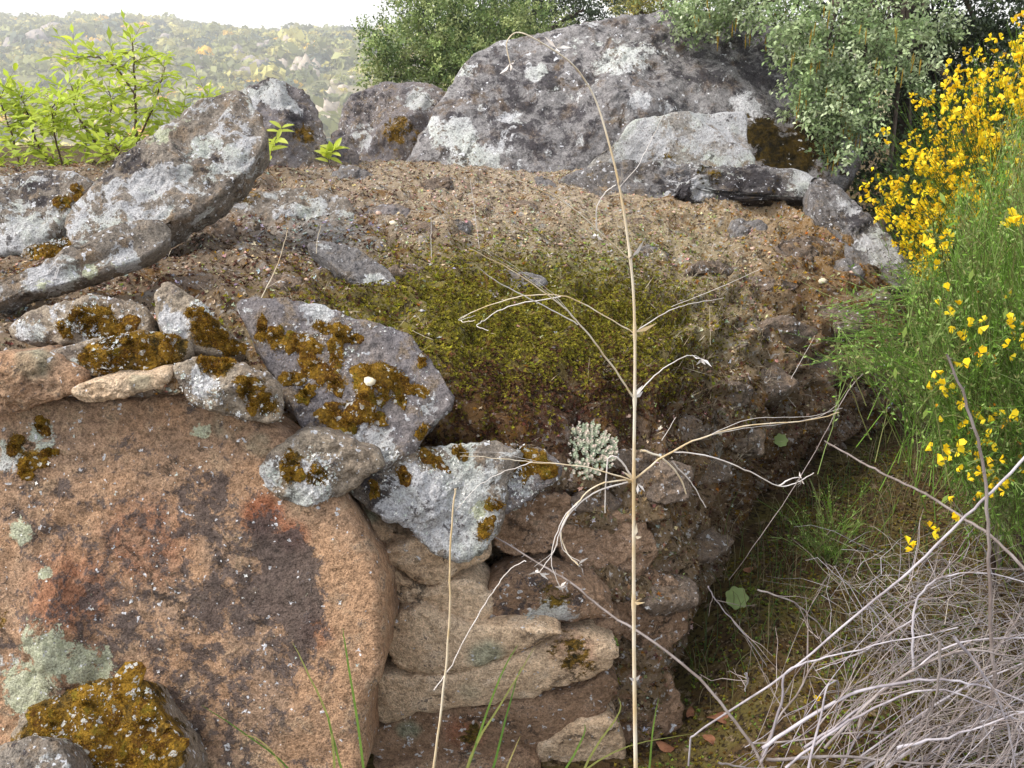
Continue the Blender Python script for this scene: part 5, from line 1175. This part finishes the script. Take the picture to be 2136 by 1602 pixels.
def sapling():
    Y0 = 5.2
    base = at(230, 420, Y0); base[2] = .1
    e = empty('sapling', base); tag(e, 'young sapling with fresh yellow-green leaves behind the big leaning slab', 'sapling')
    limbs = [[(300, 460), (288, 330), (283, 230), (279, 130), (276, 88)], [(300, 460), (230, 340), (180, 270), (158, 228), (150, 180)], [(290, 450), (140, 380), (80, 300), (60, 240), (45, 200)], [(285, 300), (320, 220), (335, 170), (345, 140)],
             [(290, 440), (330, 320), (380, 250), (440, 205)], [(300, 460), (120, 420), (20, 360), (-60, 300)], [(230, 340), (225, 280), (232, 220), (225, 180)], [(300, 460), (60, 440), (-100, 380), (-160, 280)],
             [(283, 200), (240, 140), (200, 120), (150, 122)], [(140, 380), (120, 310), (110, 250), (115, 210)], [(60, 440), (30, 300), (10, 240), (0, 200)], [(230, 380), (250, 330), (240, 300)]]
    fol = []
    for k, pts in enumerate(limbs):
        dY = [0, .0, .25, -.1, .1, -.25, .3, .1, .05, -.2, .2, -.3][k]
        P = px_path(pts, (Y0, Y0 + dY), .012, n=26, seed=60 + k)
        bo = stem('branch', P, .011 if k < 3 else .006, .0022, M_TWIG, e, 6)
        nl = [40, 40, 44, 18, 40, 50, 36, 44, 18, 40, 46, 30][k]
        for j in range(nl):
            f = .30 + .70 * (j + random.random()) / nl; fol.append((P[min(25, int(f * 25))], bo))
    # side twigs with pairs of leaves
    n = 0; acc = Acc(); accl = Acc(); lv = []
    for p, bo in fol:
        d = unit(RNG.normal(size=3) * [1, .8, .5] + [0, -.1, .25]); Ln = random.uniform(.06, .24)
        P = np.array([p + d * Ln * t + np.array([0, 0, -.15 * Ln * t * t]) for t in np.linspace(0, 1, 4)])
        V, Q = tube_arrays(P, [.0014, .0012, .001, .0006], 4); acc.add(V, Q, np.array(srgb(110, 96, 60)[:3]))
        for t in (1, 2, 3):
            for sgn in (-1, 1):
                if t == 3 and sgn < 0: continue
                side = unit(np.cross(d, [0, 0, 1.])) * sgn
                dd = unit(side * (.8 if t < 3 else .1) + d * .7 + np.array([0, 0, random.gauss(0, .3)])); lv.append((P[t], dd, random.uniform(.052, .08), bo))
    random.shuffle(lv)
    for p, dd, s, bo in lv[:300]:
        put_leaf(bo, p, dd, unit(np.array([random.gauss(0, .5), random.gauss(-.3, .4), 1.])), s)
    rest = lv[300:]
    P = np.array([r[0] for r in rest]); D = np.array([r[1] for r in rest]); S = np.array([r[2] for r in rest])
    V, Q = kites(P, D, unit(rand_dirs(len(P)) * .5 + [0, -.3, 1]), S, S * .36, .2); c = np.array(srgb(186, 202, 76)[:3]) * RNG.uniform(.8, 1.15, (len(P), 1))
    accl.add(V, Q, np.repeat(c, 4, 0))
    accl.build('leaves', vcol_mat('sapling_leaf_mass', .5, .5, .35, .15, 8), e)['kind'] = 'stuff'
    acc.build('twigs', vcol_mat('sapling_twigs', 0, .8, .1, .1, 10), e)['kind'] = 'stuff'
    for nm, pts, Y, lab in [('leafy_shoot', [(560, 350), (566, 318), (575, 290), (590, 262)], 4.6, 'leafy green shoot rising beside the domed boulder'), ('leafy_shoot', [(690, 352), (685, 335), (690, 322), (700, 312)], 4.9, 'low sprig of green leaves at the foot of the small dark rock')]:
        P = px_path(pts, Y, .003, n=12); z = drop(P[0, 0], P[0, 1], 3) or .9
        e2 = empty(nm, [P[0, 0], P[0, 1], z]); tag(e2, lab, 'shoot')
        stem('stem', np.concatenate([[[P[0, 0], P[0, 1], z - .02]], P]), .0025, .0012, M_TWIG, e2, 5)
        for j in range(3 if Y < 4 else 15):
            q = P[min(11, 3 + int(random.random() * 9))]; put_leaf(e2, q, [random.gauss(0, 1), random.gauss(-.2, .5), random.gauss(.25, .35)], unit(np.array([random.gauss(0, .4), -.5, 1.])), random.uniform(.05, .085))
sapling()

# ------------------------------------------------------------------ evergreen oaks
def crown(acc, blobs, n, size, pal, spray=26, hang=0.0, shell=.55):
    """leaf sprays filling blobs (centre, radii, share)"""
    sh = np.array([b_[2] for b_ in blobs], float); sh /= sh.sum()
    for (c, r, _), f in zip(blobs, sh):
        m = max(6, int(n * f / spray)); u = rand_dirs(m); rr = (RNG.random(m) ** shell)[:, None]
        lump = 1 + .35 * fbm(u * 2.2 + np.array(c) * .7, 2, 5)[:, None]
        C = np.array(c) + u * rr * np.array(r) * lump
        D = unit(u * [1, 1, .7] + rand_dirs(m) * .6 + [0, 0, .25 - hang])
        k = spray; t = RNG.random((m, k, 1)); Ls = RNG.uniform(.5, 1.2, (m, 1, 1)) * size * 4.2
        P = C[:, None] + D[:, None] * (t - .3) * Ls + RNG.normal(size=(m, k, 3)) * size * .7
        LD = unit(D[:, None] * .7 + unit(RNG.normal(size=(m, k, 3))) * .9); NN = unit(RNG.normal(size=(m, k, 3)) * .7 + [0, -.2, 1])
        s = RNG.uniform(.7, 1.25, m * k) * size
        V, Q = kites(P.reshape(-1, 3), LD.reshape(-1, 3), NN.reshape(-1, 3), s, s * .52, .2)
        cb = pal[RNG.choice(len(pal), m)] * RNG.uniform(.5, 1.3, (m, 1)); cl = np.repeat(cb, k, 0) * RNG.uniform(.8, 1.2, (m * k, 1))
        acc.add(V, Q, np.repeat(cl, 4, 0))
def blob(px, py, Y, r, ry=None, rz=None, share=None, zs=None):
    c = at(px, py, Y); dep = (c - CAM) @ FWD; rw = r * dep / F
    rr = (rw, rw if ry is None else ry, rw * (1 if zs is None else zs)); return (c, rr, (rw * rr[1] * rr[2]) ** .67 if share is None else share)
M_OAKLEAF = vcol_mat('oak_leaf', .25, .55, .35, .15, 5)
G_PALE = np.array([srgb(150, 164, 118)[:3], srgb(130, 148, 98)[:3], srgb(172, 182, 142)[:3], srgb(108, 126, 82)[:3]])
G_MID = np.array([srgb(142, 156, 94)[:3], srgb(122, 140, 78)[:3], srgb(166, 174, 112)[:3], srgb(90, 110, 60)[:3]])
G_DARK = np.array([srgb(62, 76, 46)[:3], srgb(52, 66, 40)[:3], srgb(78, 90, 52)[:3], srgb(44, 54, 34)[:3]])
def oak(name, label, trunk, limbs, blobs, n, size, pal, r0=.12, hang=0.0, spray=26, group=None):
    e = empty(name, trunk[0]); tag(e, label, 'tree', group)
    P = catmull(np.array(trunk), 20); V, Q = tube_arrays(P, np.linspace(r0, r0 * .55, 20) * (1 + .08 * np.sin(np.arange(20))), 10); tr = mobj('trunk', V, Q, M_BARK, e)
    for k, L_ in enumerate(limbs):
        Pl = catmull(np.array(L_), 16) + RNG.normal(size=(16, 3)) * r0 * .12; Pl[0] = L_[0]
        V, Q = tube_arrays(Pl, np.linspace(r0 * .5, r0 * .08, 16), 7); mobj('limb', V, Q, M_BARK, e)
    acc = Acc(); crown(acc, blobs, n, size, pal, spray, hang); acc.build('crown', M_OAKLEAF, e, smooth=False)['kind'] = 'stuff'
    return e
# rounded oak beyond the boulders
bl = [blob(905, 110, 11.5, 130, .6), blob(830, 120, 11.2, 70, .4), blob(1000, 90, 11.8, 120, .6), blob(870, 40, 11.8, 70, .4), blob(960, 160, 11.2, 90, .5), blob(1060, 130, 11.6, 80, .5), blob(960, 30, 12, 90, .5), blob(800, 160, 11.4, 46, .3), blob(1100, 60, 12.0, 90, .5), blob(780, 85, 11.5, 34, .25)]
tb = at(950, 240, 11.9); tb[2] = zterrain(tb[0], tb[1]) - .05; tm = at(950, 170, 11.9)
oak('rounded_oak', 'rounded pale green oak bush growing beyond the twin boulder', [tb, (tb + tm) / 2 + [.05, 0, 0], tm], [[tm, (tm + b_[0]) / 2 + [0, 0, .05], b_[0]] for b_ in bl[:8]], bl, 40000, .040, G_MID * 1.12, .09)
bl = [blob(900, -40, 14.5, 100, .6), blob(1000, -30, 15, 130, .7), blob(1130, 0, 14.5, 120, .7), blob(1220, 20, 14, 75, .5), blob(1070, 70, 14.3, 110, .6), blob(1160, -90, 15, 150, .8), blob(1180, 70, 14.2, 80, .5)]
tb = at(1090, 250, 14.8); tb[2] = zterrain(tb[0], tb[1]) - .05; tm = at(1090, 120, 14.8)
oak('dark_oak', 'dark evergreen oak rising behind the rounded pale oak', [tb, (tb + tm) / 2, tm], [[tm, (tm + b_[0]) / 2 + [0, 0, .1], b_[0]] for b_ in bl], bl, 22000, .05, G_DARK, .14)
bl = [blob(1330, 10, 19, 60, .6), blob(1400, -20, 19, 90, .8), blob(1290, -10, 20, 40, .5)]
tb = at(1350, 200, 19.2); tb[2] = zterrain(tb[0], tb[1]) - .05; tm = at(1350, 60, 19.2)
oak('distant_oak', 'yellowish oak just showing above the crest of the enormous boulder', [tb, (tb + tm) / 2, tm], [[tm, (tm + b_[0]) / 2, b_[0]] for b_ in bl], bl, 9000, .055, np.array([srgb(150, 150, 80)[:3], srgb(120, 130, 72)[:3], srgb(176, 160, 70)[:3]]), .12)
# overhanging holm oak
front = [(1450, -10, 6.4, 90), (1500, 40, 6.3, 60), (1430, 45, 6.4, 40), (1540, 20, 6.4, 50), (1640, 40, 6.0, 90), (1720, 70, 5.9, 110), (1690, 140, 5.9, 75), (1760, 150, 5.9, 90), (1700, 200, 5.8, 60), (1740, 240, 5.8, 62), (1680, 225, 5.8, 42), (1790, 230, 5.8, 52), (1745, 290, 5.7, 36), (1810, 180, 5.9, 60), (1850, 90, 6.0, 80), (1890, 160, 6.1, 50), (1830, 20, 6.1, 100), (1930, 60, 6.2, 80), (1600, -20, 6.2, 100), (1735, 325, 5.7, 16), (1660, 95, 5.9, 55), (1800, 290, 5.8, 24)]
dark = [(1700, 20, 7.2, 190), (1850, 120, 7.0, 170), (1950, 60, 7.2, 200), (2080, 60, 7.2, 200), (1900, 230, 7.0, 110), (1820, 300, 6.9, 60), (2080, 190, 7.0, 150), (1560, -60, 7.3, 160), (2150, -30, 7.0, 200), (1990, 160, 7.0, 150), (1960, 280, 6.9, 110), (1790, 380, 6.2, 60), (1850, 440, 5.7, 60), (1720, 335, 6.7, 40), (1900, 370, 6.0, 80), (1950, 450, 5.4, 90), (2040, 400, 5.6, 120)]
tb = np.array([2.95, 7.3, 0.0]); tm = np.array([2.8, 7.2, 1.3]); tt = np.array([2.5, 7.0, 2.3])
blf = [blob(q[0], q[1], q[2], q[3] * .82, ry=.26) for q in front]; bld = [blob(*q, ry=.5) for q in dark]
def holm():
    e = empty('holm_oak', tb); tag(e, 'holm oak with grey-green leaves and hanging catkins over the enormous boulder', 'tree')
    P = catmull(np.array([tb, tm, tt, tt + [-.3, 0, .8]]), 24); V, Q = tube_arrays(P, np.linspace(.16, .07, 24), 10); mobj('trunk', V, Q, M_BARK, e)
    for k, b_ in enumerate(blf + bld[::2]):
        s = P[8 + (k * 5) % 15]; Pl = catmull(np.array([s, (s + b_[0]) / 2 + [0, 0, .25], b_[0]]), 14)
        V, Q = tube_arrays(Pl, np.linspace(.03, .004, 14), 6); mobj('limb', V, Q, M_BARK, e)
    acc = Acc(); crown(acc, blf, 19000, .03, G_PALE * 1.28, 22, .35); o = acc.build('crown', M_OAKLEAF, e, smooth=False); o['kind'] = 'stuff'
    acc = Acc(); crown(acc, bld, 34000, .038, G_DARK, 26, .2, .4); o = acc.build('inner_crown', M_OAKLEAF, e, smooth=False); o['kind'] = 'stuff'  # inner leaves coloured darker to stand in for the crown's shaded depth
    MC = plain('catkin', srgb(166, 136, 44), srgb(130, 104, 40), 60)
    cat = [(1690, 120), (1700, 135), (1745, 190), (1760, 200), (1755, 215), (1730, 180), (1765, 265), (1772, 270), (1780, 262), (1745, 310), (1735, 330), (1560, 60), (1530, 40), (1450, 35), (1460, 40), (1600, 70), (1715, 290), (1790, 270), (1650, 120), (1830, 130), (1860, 60), (1880, 150), (1900, 110), (1660, 215), (1500, 65), (1620, 30), (1800, 60), (1700, 50), (1920, 130), (1840, 200), (1680, 190), (1640, 10), (1480, 10), (1740, 100), (1725, 20)]
    for k, (px, py) in enumerate(cat * 2):
        p = at(px + random.uniform(-12, 12), py + random.uniform(-12, 12), 5.72 if py > 150 or px > 1640 else 6.2); Ln = random.uniform(.05, .11); s = RNG.normal(size=2) * .006
        Pc = np.array([p + [s[0] * t, s[1] * t, -Ln * t] for t in np.linspace(0, 1, 6)])
        V, Q = tube_arrays(Pc, np.array([.001, .0032, .0036, .0034, .0028, .001]) * RNG.uniform(.8, 1.2, 6), 5); mobj('catkin', V, Q, MC, e)
holm()

# ------------------------------------------------------------------ broom shrubs
M_BROOM = vcol_mat('broom_green', .3, .6, .3, .15, 10)
M_BLOSSOM = vcol_mat('broom_blossom', .3, .5, .3, .08, 30)
def flower_mesh():
    V = []; Q = []
    def petal(pts):
        n = len(V); V.extend(pts); Q.append([n, n + 1, n + 2, n + 3])
    petal([(0, 0, 0), (.45, -.5, .55), (.25, 0, 1.0), (.45, .5, .55)])                 # standard
    petal([(0, 0, 0), (.25, 0, 1.0), (.1, .28, 1.05), (.45, .5, .55)])
    petal([(0, 0, 0), (.45, -.5, .55), (.1, -.28, 1.05), (.25, 0, 1.0)])
    petal([(0, .05, -.05), (.6, .3, .15), (1.0, .18, -.1), (.5, .12, -.3)])            # wings
    petal([(0, -.05, -.05), (.5, -.12, -.3), (1.0, -.18, -.1), (.6, -.3, .15)])
    petal([(0, .04, -.1), (.55, .1, -.38), (.95, 0, -.42), (.6, 0, -.2)])              # keel
    petal([(0, -.04, -.1), (.6, 0, -.2), (.95, 0, -.42), (.55, -.1, -.38)])
    return np.array(V, float), np.array(Q)
FV, FQ = flower_mesh()
def fl_mat(name, c1, c2):
    b = NB(name); r = obj_random(b); c = b.mix(r, c1, c2); return b.bsdf(c, .5, None, .3, .3)
FLM = make_mesh('flower', FV, FQ); FLM.materials.append(fl_mat('broom_petal', srgb(255, 232, 56), srgb(255, 214, 26)))
BUDM = make_mesh('bud', FV * [.8, .5, .5], FQ); BUDM.materials.append(fl_mat('broom_bud', srgb(214, 140, 40), srgb(220, 176, 40)))
def wands(acc, starts, ends, sag, col, r=(.0016, .0006), seg=7, side=3, sl=(.03, .1), jit=.006):
    tips = []
    for a, b_ in zip(starts, ends):
        t = np.linspace(0, 1, seg)[:, None]; L_ = np.linalg.norm(b_ - a)
        up = np.array([0, 0, 1.]); P = a + (b_ - a) * t + up * (sag * L_ * np.sin(np.pi * t ** .8)) + RNG.normal(size=(seg, 3)) * jit * np.sqrt(t)
        c = col[random.randrange(len(col))] * random.uniform(.7, 1.2)
        V, Q = tube_arrays(P, np.linspace(r[0], r[1], seg), 3); acc.add(V, Q, c); tips.append(P)
        for j in range(side):
            i = random.randrange(2, seg - 1); d = unit(unit(P[i + 1] - P[i]) + rand_dirs(1)[0] * .45 + [0, 0, .15]); Ln = random.uniform(*sl)
            Ps = np.array([P[i] + d * Ln * u + np.array([0, 0, .12 * Ln * u * u]) for u in (0, .5, 1)])
            V, Q = tube_arrays(Ps, [r[1] * 1.3, r[1], r[1] * .5], 3); acc.add(V, Q, c * random.uniform(.85, 1.2)); tips.append(Ps)
    return tips
def leaflets(acc, tips, n, size, col):
    P = []; D = []
    for _ in range(n):
        T = tips[random.randrange(len(tips))]; i = random.randrange(1, len(T)); f = random.random(); p = T[i - 1] * (1 - f) + T[i] * f
        P.append(p); D.append(unit(T[i] - T[i - 1]) * .6)
    P = np.array(P); D = unit(np.array(D) + rand_dirs(n) * .8); s = RNG.uniform(.7, 1.3, n) * size
    V, Q = kites(P, D, rand_dirs(n), s, s * .33, .15); acc.add(V, Q, np.repeat(np.array(col)[RNG.choice(len(col), n)] * RNG.uniform(.8, 1.2, (n, 1)), 4, 0))
BG = np.array([srgb(124, 162, 58)[:3], srgb(144, 178, 80)[:3], srgb(104, 136, 56)[:3], srgb(172, 192, 116)[:3], srgb(112, 118, 62)[:3], srgb(150, 150, 92)[:3]])
BG2 = np.array([srgb(86, 116, 40)[:3], srgb(104, 132, 44)[:3], srgb(72, 98, 40)[:3]])
def place_flower(parent, p, s, me, name):
    o = bpy.data.objects.new(name, me); COL.objects.link(o); o.parent = parent
    o.location = Vector(p - origin_of(parent)); o.rotation_euler = (random.gauss(0, .5), random.gauss(.1, .5), random.uniform(0, 6.28)); o.scale = (s, s, s)
def in_poly(px, py, poly):
    c = False; n = len(poly)
    for i in range(n):
        x1, y1 = poly[i]; x2, y2 = poly[(i + 1) % n]
        if (y1 > py) != (y2 > py) and px < (x2 - x1) * (py - y1) / (y2 - y1) + x1: c = not c
    return c
def rand_in(poly):
    xs = [q[0] for q in poly]; ys = [q[1] for q in poly]
    while True:
        a, b_ = random.uniform(min(xs), max(xs)), random.uniform(min(ys), max(ys))
        if in_poly(a, b_, poly): return a, b_
def yellow_broom():
    Yc = 3.9; base = np.array([2.35, 4.1, 0.0])
    e = empty('yellow_broom', base); tag(e, 'tall broom shrub covered in yellow blossom beside the mound', 'shrub')
    poly = [(1790, 400), (1830, 310), (1850, 230), (1910, 180), (2000, 120), (2080, 60), (2136, 0), (2260, -60), (2300, 300), (2200, 420), (2060, 460), (1990, 480), (1960, 580), (1900, 600), (1860, 520), (1800, 440)]
    acc = Acc(); S = []; E = []
    for _ in range(560):
        px, py = rand_in(poly); Y = Yc + random.uniform(-.45, .6); p = at(px, py, Y)
        a = base + RNG.normal(size=3) * [.22, .2, 0]; m = a + (p - a) * random.uniform(.3, .6); S.append(m if random.random() < .75 else a); E.append(p)
    tips = wands(acc, S, E, .07, BG2, (.0022, .0009), 7, 4, (.04, .14), .012)
    leaflets(acc, tips, 7000, .016, BG2)
    # blossoms: clustered along the wands' outer parts
    pts = []
    while len(pts) < 3400:
        T = tips[random.randrange(len(tips))]; i = random.randrange(max(1, len(T) // 2), len(T)); p = T[i] + RNG.normal(size=3) * .012
        px, py, _ = (v[0] for v in proj(p[None]))
        if not in_poly(px, py, poly): continue
        for _ in range(random.choice((1, 2, 3, 4))): pts.append(p + RNG.normal(size=3) * .012)
    dist = [np.linalg.norm(q - CAM) for q in pts]; od = np.argsort(dist)
    for i in od[:220]: place_flower(e, pts[i], random.uniform(.015, .021), FLM, 'flower')
    af = Acc()
    for i in od[220:]:
        Rm = np.array(Matrix.Rotation(random.uniform(0, 6.28), 3, 'Z') @ Matrix.Rotation(random.gauss(0, .7), 3, 'Y')); s = random.uniform(.013, .020)
        af.add(FV @ Rm.T * s + pts[i], FQ, np.array(srgb(255, random.randint(208, 234), 36)[:3]) * random.uniform(.85, 1.05))
    af.build('blossoms', M_BLOSSOM, e, smooth=False)['kind'] = 'stuff'
    acc.build('stems', M_BROOM, e)['kind'] = 'stuff'
    for k in range(7):
        a = base + RNG.normal(size=3) * [.1, .1, 0]; a[2] = -.02; b_ = at(*rand_in(poly), Yc + .2); b_ = a + (b_ - a) * .75
        P = catmull(np.array([a, (a + b_) / 2 + RNG.normal(size=3) * .06, b_]), 16); stem('branch', P, .012, .004, M_CANE, e, 6)
yellow_broom()
def green_broom():
    base = np.array([1.55, 2.55, 0.0]); e = empty('green_broom', base)
    tag(e, 'feathery green broom shrub with sparse yellow flowers crowding the mound flank', 'shrub')
    poly = [(1700, 740), (1780, 690), (1850, 650), (1890, 560), (1960, 470), (1990, 380), (2060, 280), (2140, 190), (2300, 120), (2340, 1150), (2136, 1120), (2020, 1080), (1960, 960), (1900, 830), (1830, 760), (1740, 760)]
    acc = Acc(); S = []; E = []
    for _ in range(1500):
        px, py = rand_in(poly); Y = 2.45 + random.uniform(-.45, .5) + (420 - min(py, 420)) * .0015; p = at(px, py, Y)
        a = base + RNG.normal(size=3) * [.25, .22, .0] + np.array([0, 0, random.uniform(0, .25)]); f = random.uniform(.35, .8); S.append(a + (p - a) * f + RNG.normal(size=3) * .03); E.append(p)
    for pts in [[(1960, 690), (1740, 660)], [(1960, 720), (1700, 745)], [(1930, 760), (1725, 770)], [(1980, 640), (1740, 640)], [(1960, 600), (1860, 590)], [(2000, 700), (1770, 705)], [(1990, 560), (1890, 590)], [(1990, 760), (1790, 740)]]:
        for _ in range(5):
            S.append(at(pts[0][0] + random.gauss(0, 15), pts[0][1] + random.gauss(0, 20), 2.4)); E.append(at(pts[1][0] + random.gauss(0, 22), pts[1][1] + random.gauss(0, 16), 2.4 + random.gauss(0, .08)))
    tips = wands(acc, S, E, .05, BG, (.0016, .0006), 7, 6, (.03, .12), .006)
    leaflets(acc, tips, 24000, .0135, BG)
    acc.build('stems', M_BROOM, e)['kind'] = 'stuff'
    for k in range(9):
        a = base + RNG.normal(size=3) * [.12, .12, 0]; a[2] = -.02; b_ = at(*rand_in(poly), 2.5); b_ = a + (b_ - a) * .8
        P = catmull(np.array([a, (a + b_) / 2 + RNG.normal(size=3) * .05, b_]), 14); stem('branch', P, .009, .003, M_CANE if k % 2 else M_TWIG, e, 6)
    # flowers hang where the photograph shows them
    cl = [(1975, 800, 70, 40), (2040, 900, 70, 60), (2090, 960, 60, 60), (2060, 990, 60, 40), (1990, 940, 50, 30), (2110, 870, 40, 60), (2000, 670, 50, 40), (2040, 740, 60, 50), (2120, 460, 20, 20), (1950, 520, 30, 60), (2090, 1020, 50, 30), (2120, 700, 30, 80), (2000, 860, 60, 40)]
    k = 0
    for cx, cy, rx, ry in cl:
        for _ in range(11):
            p = at(cx + random.gauss(0, rx * .6), cy + random.gauss(0, ry * .6), 1.98 + random.uniform(-.08, .25))
            bud = random.random() < .22; place_flower(e, p, random.uniform(.012, .018) * (.7 if bud else 1), BUDM if bud else FLM, 'bud' if bud else 'flower')
            q = p + np.array([.02, .03, -.03]) + RNG.normal(size=3) * .01
            a2 = Acc()
    # flowers on the sprigs over the brushwood
    for px, py in [(1930, 940), (1955, 965), (1895, 1135), (1940, 1100), (1945, 1110), (2000, 1075), (1985, 1080), (1905, 1145), (2040, 1025), (1708, 1458)]:
        place_flower(e, at(px, py, 1.85), random.uniform(.013, .018), FLM, 'flower')
    acc = Acc()
    for cx, cy, rx, ry in cl:
        for _ in range(14):
            b_ = at(cx + random.gauss(0, rx * .6), cy + random.gauss(0, ry * .6), 2.0 + random.uniform(-.08, .2)); a = b_ + np.array([random.uniform(.02, .2), random.uniform(.05, .25), random.uniform(-.25, -.02)])
            tp = wands(acc, [a], [b_], .06, BG, (.0016, .0008), 6, 2, (.03, .08), .004); leaflets(acc, tp, 7, .012, BG)
    acc.build('sprigs', M_BROOM, e)['kind'] = 'stuff'
    # flat green pods
    for px, py in [(1867, 765), (1935, 850), (1980, 1030), (1890, 680), (2100, 640), (2030, 560), (1960, 400)]:
        p = at(px, py, 2.05); d = unit(np.array([random.gauss(0, .3), .1, -1.])); V, Q = kites(p[None], d[None], np.array([[0, -1., .2]]), [.032], [.011], .05)
        mobj('pod', V, Q, M_BROOM, e, None, {'col': np.repeat(np.array([srgb(164, 186, 92)[:3]]), 4, 0)})
green_broom()
def small_herb():
    h = np.array([1.0, 2.75, 0]); e = empty('feathery_herb', h); tag(e, 'small feathery green herb by the dark hollow', 'herb')
    acc = Acc(); S = [h + RNG.normal(size=3) * [.03, .03, 0] for _ in range(60)]; E = [h + np.array([random.gauss(-.03, .09), random.gauss(-.05, .08), random.uniform(.06, .28)]) for _ in range(60)]
    tp = wands(acc, S, E, .08, BG, (.0014, .0006), 5, 4, (.015, .05), .004); leaflets(acc, tp, 900, .009, BG); acc.build('stems', M_BROOM, e)['kind'] = 'stuff'
small_herb()

# ------------------------------------------------------------------ far hillside: scrub, oaks and outcrops
def ray_terrain(px, py, y0=200, y1=700):
    ys = np.linspace(y0, y1, 1200); d = ray(px, py); P = CAM + d[None] * (ys / d[1])[:, None]
    z = zterrain(P[:, 0], P[:, 1]); k = np.where(P[:, 2] < z)[0]
    return P[k[0]] if len(k) else None
def far():
    n = 7200
    Y = np.sqrt(RNG.uniform(250 ** 2, 700 ** 2, n)); X = RNG.uniform(-.75, .45, n) * Y; Z = zterrain(X, Y)
    rr = RNG.gamma(3, .75, n).clip(.7, 6.5); pal = np.array([srgb(142, 142, 84)[:3], srgb(116, 118, 72)[:3], srgb(168, 160, 90)[:3], srgb(190, 178, 100)[:3], srgb(224, 184, 60)[:3], srgb(96, 104, 80)[:3]])
    patch = fbm(np.stack([X * .03, Y * .03, X * 0], 1), 3, 3)
    k = np.where(RNG.random(n) < .05 + .16 * (patch > .12), 4, RNG.choice([0, 1, 2, 3, 5], n, p=[.26, .22, .2, .16, .16])); rr[k == 4] *= .62; rr[k == 3] *= .8
    m = 42; u = rand_dirs(n * m).reshape(n, m, 3); u[..., 2] = np.abs(u[..., 2]) * .95 - .1
    lump = 1 + .3 * RNG.normal(size=(n, m, 1)) * .6
    P = np.stack([X, Y, Z], 1)[:, None] + u * rr[:, None, None] * np.array([1, 1, .85]) * lump + np.array([0, 0, .2])
    D = unit(np.cross(u, RNG.normal(size=(n, m, 3)))); s = (rr[:, None] * RNG.uniform(.5, .9, (n, m))).reshape(-1)
    V, Q = kites(P.reshape(-1, 3), D.reshape(-1, 3), unit(u + .5 * RNG.normal(size=u.shape)).reshape(-1, 3), s, s * .7, .15)
    C = (pal[k] * 1.2 * RNG.uniform(.7, 1.3, (n, 1)))[:, None] * RNG.uniform(.75, 1.25, (n, m, 1))  # palette lightened; the hill's sunlit, hazed paleness is put into the leaf colour
    a = Acc(); a.add(V, Q, np.repeat(C.reshape(-1, 3), 4, 0))
    o = a.build('hillside_scrub', M_OAKLEAF, None, (0, 0, 0), False); tag(o, 'scrub of oaks and flowering broom covering the far hillside', 'scrub', kind='stuff')
    MR = plain('far_granite', srgb(178, 164, 150), srgb(140, 132, 128), .6, .9, .3)
    MR2 = plain('far_granite_pale', srgb(206, 190, 168), srgb(176, 160, 142), .5, .9, .3)
    spots = [(112, 76, 24), (82, 92, 20), (128, 74, 10), (30, 104, 18), (100, 108, 12), (165, 100, 10), (200, 95, 9), (345, 80, 9), (470, 110, 12), (498, 115, 12), (525, 135, 22), (540, 150, 20), (545, 105, 10), (560, 92, 10), (600, 98, 9), (512, 160, 18), (553, 130, 9), (590, 150, 10), (625, 140, 12), (632, 155, 13), (640, 150, 12), (650, 160, 14), (660, 150, 10), (612, 165, 12), (405, 150, 18), (415, 135, 10), (700, 175, 10), (715, 185, 9), (690, 200, 10), (720, 120, 7), (580, 75, 7), (210, 140, 9), (270, 190, 12), (20, 180, 12), (60, 150, 8), (660, 225, 14), (680, 240, 18), (700, 225, 12), (670, 250, 14), (690, 262, 14), (705, 250, 10), (735, 165, 6), (480, 60, 6), (560, 52, 6)]
    for i, (px, py, r) in enumerate(spots):
        p = ray_terrain(px, py)
        if p is None: continue
        rw = r * ((p - CAM) @ FWD) / F * 1.15; th = np.arange(14) * 2 * math.pi / 14; V = [];
        tall = 1.5 if 560 < px < 670 and py < 170 else .8
        for z, q in ((-.5, 1.0), (.1, 1.0), (.55, .85), (.85, .5), (1.0, .08)):
            V += [[math.cos(t) * q, math.sin(t) * q, z * tall] for t in th]
        V = np.array(V); V = V * (1 + .9 * fbm(V * 1.5 + i * 7.7, 3, 3)[:, None]) * rw * np.array([1, 1, 1 + .4 * math.sin(i * 2.3)])
        tag(mobj('hillside_outcrop', V + p + [0, 0, .2 * rw], grid_faces(5, 14, True), MR2 if (px > 560 and py > 90) else MR, None, p, smooth=False), 'granite outcrop among the scrub of the far hillside', 'rock', 'outcrops on the far hillside')
far()

# ------------------------------------------------------------------ air between here and the hill
def haze():
    V = np.array([[x, y, z] for z in (-75, 40) for x, y in ((-1520, -1520), (1520, -1520), (1520, 1520), (-1520, 1520))], float)
    Q = np.array([[0, 3, 2, 1], [4, 5, 6, 7], [0, 1, 5, 4], [1, 2, 6, 5], [2, 3, 7, 6], [3, 0, 4, 7]])
    m = bpy.data.materials.new('haze_air'); m.use_nodes = True; t = m.node_tree; t.nodes.clear()
    o_ = t.nodes.new('ShaderNodeOutputMaterial'); v = t.nodes.new('ShaderNodeVolumePrincipled')
    v.inputs['Color'].default_value = (1.0, .97, .94, 1); v.inputs['Density'].default_value = .0010; v.inputs['Anisotropy'].default_value = .2
    t.links.new(v.outputs[0], o_.inputs['Volume'])
    o = mobj('haze', V, Q, m, None, (0, 0, -75), smooth=False); tag(o, 'thin pale haze lying over the valley', 'haze', kind='stuff')
haze()
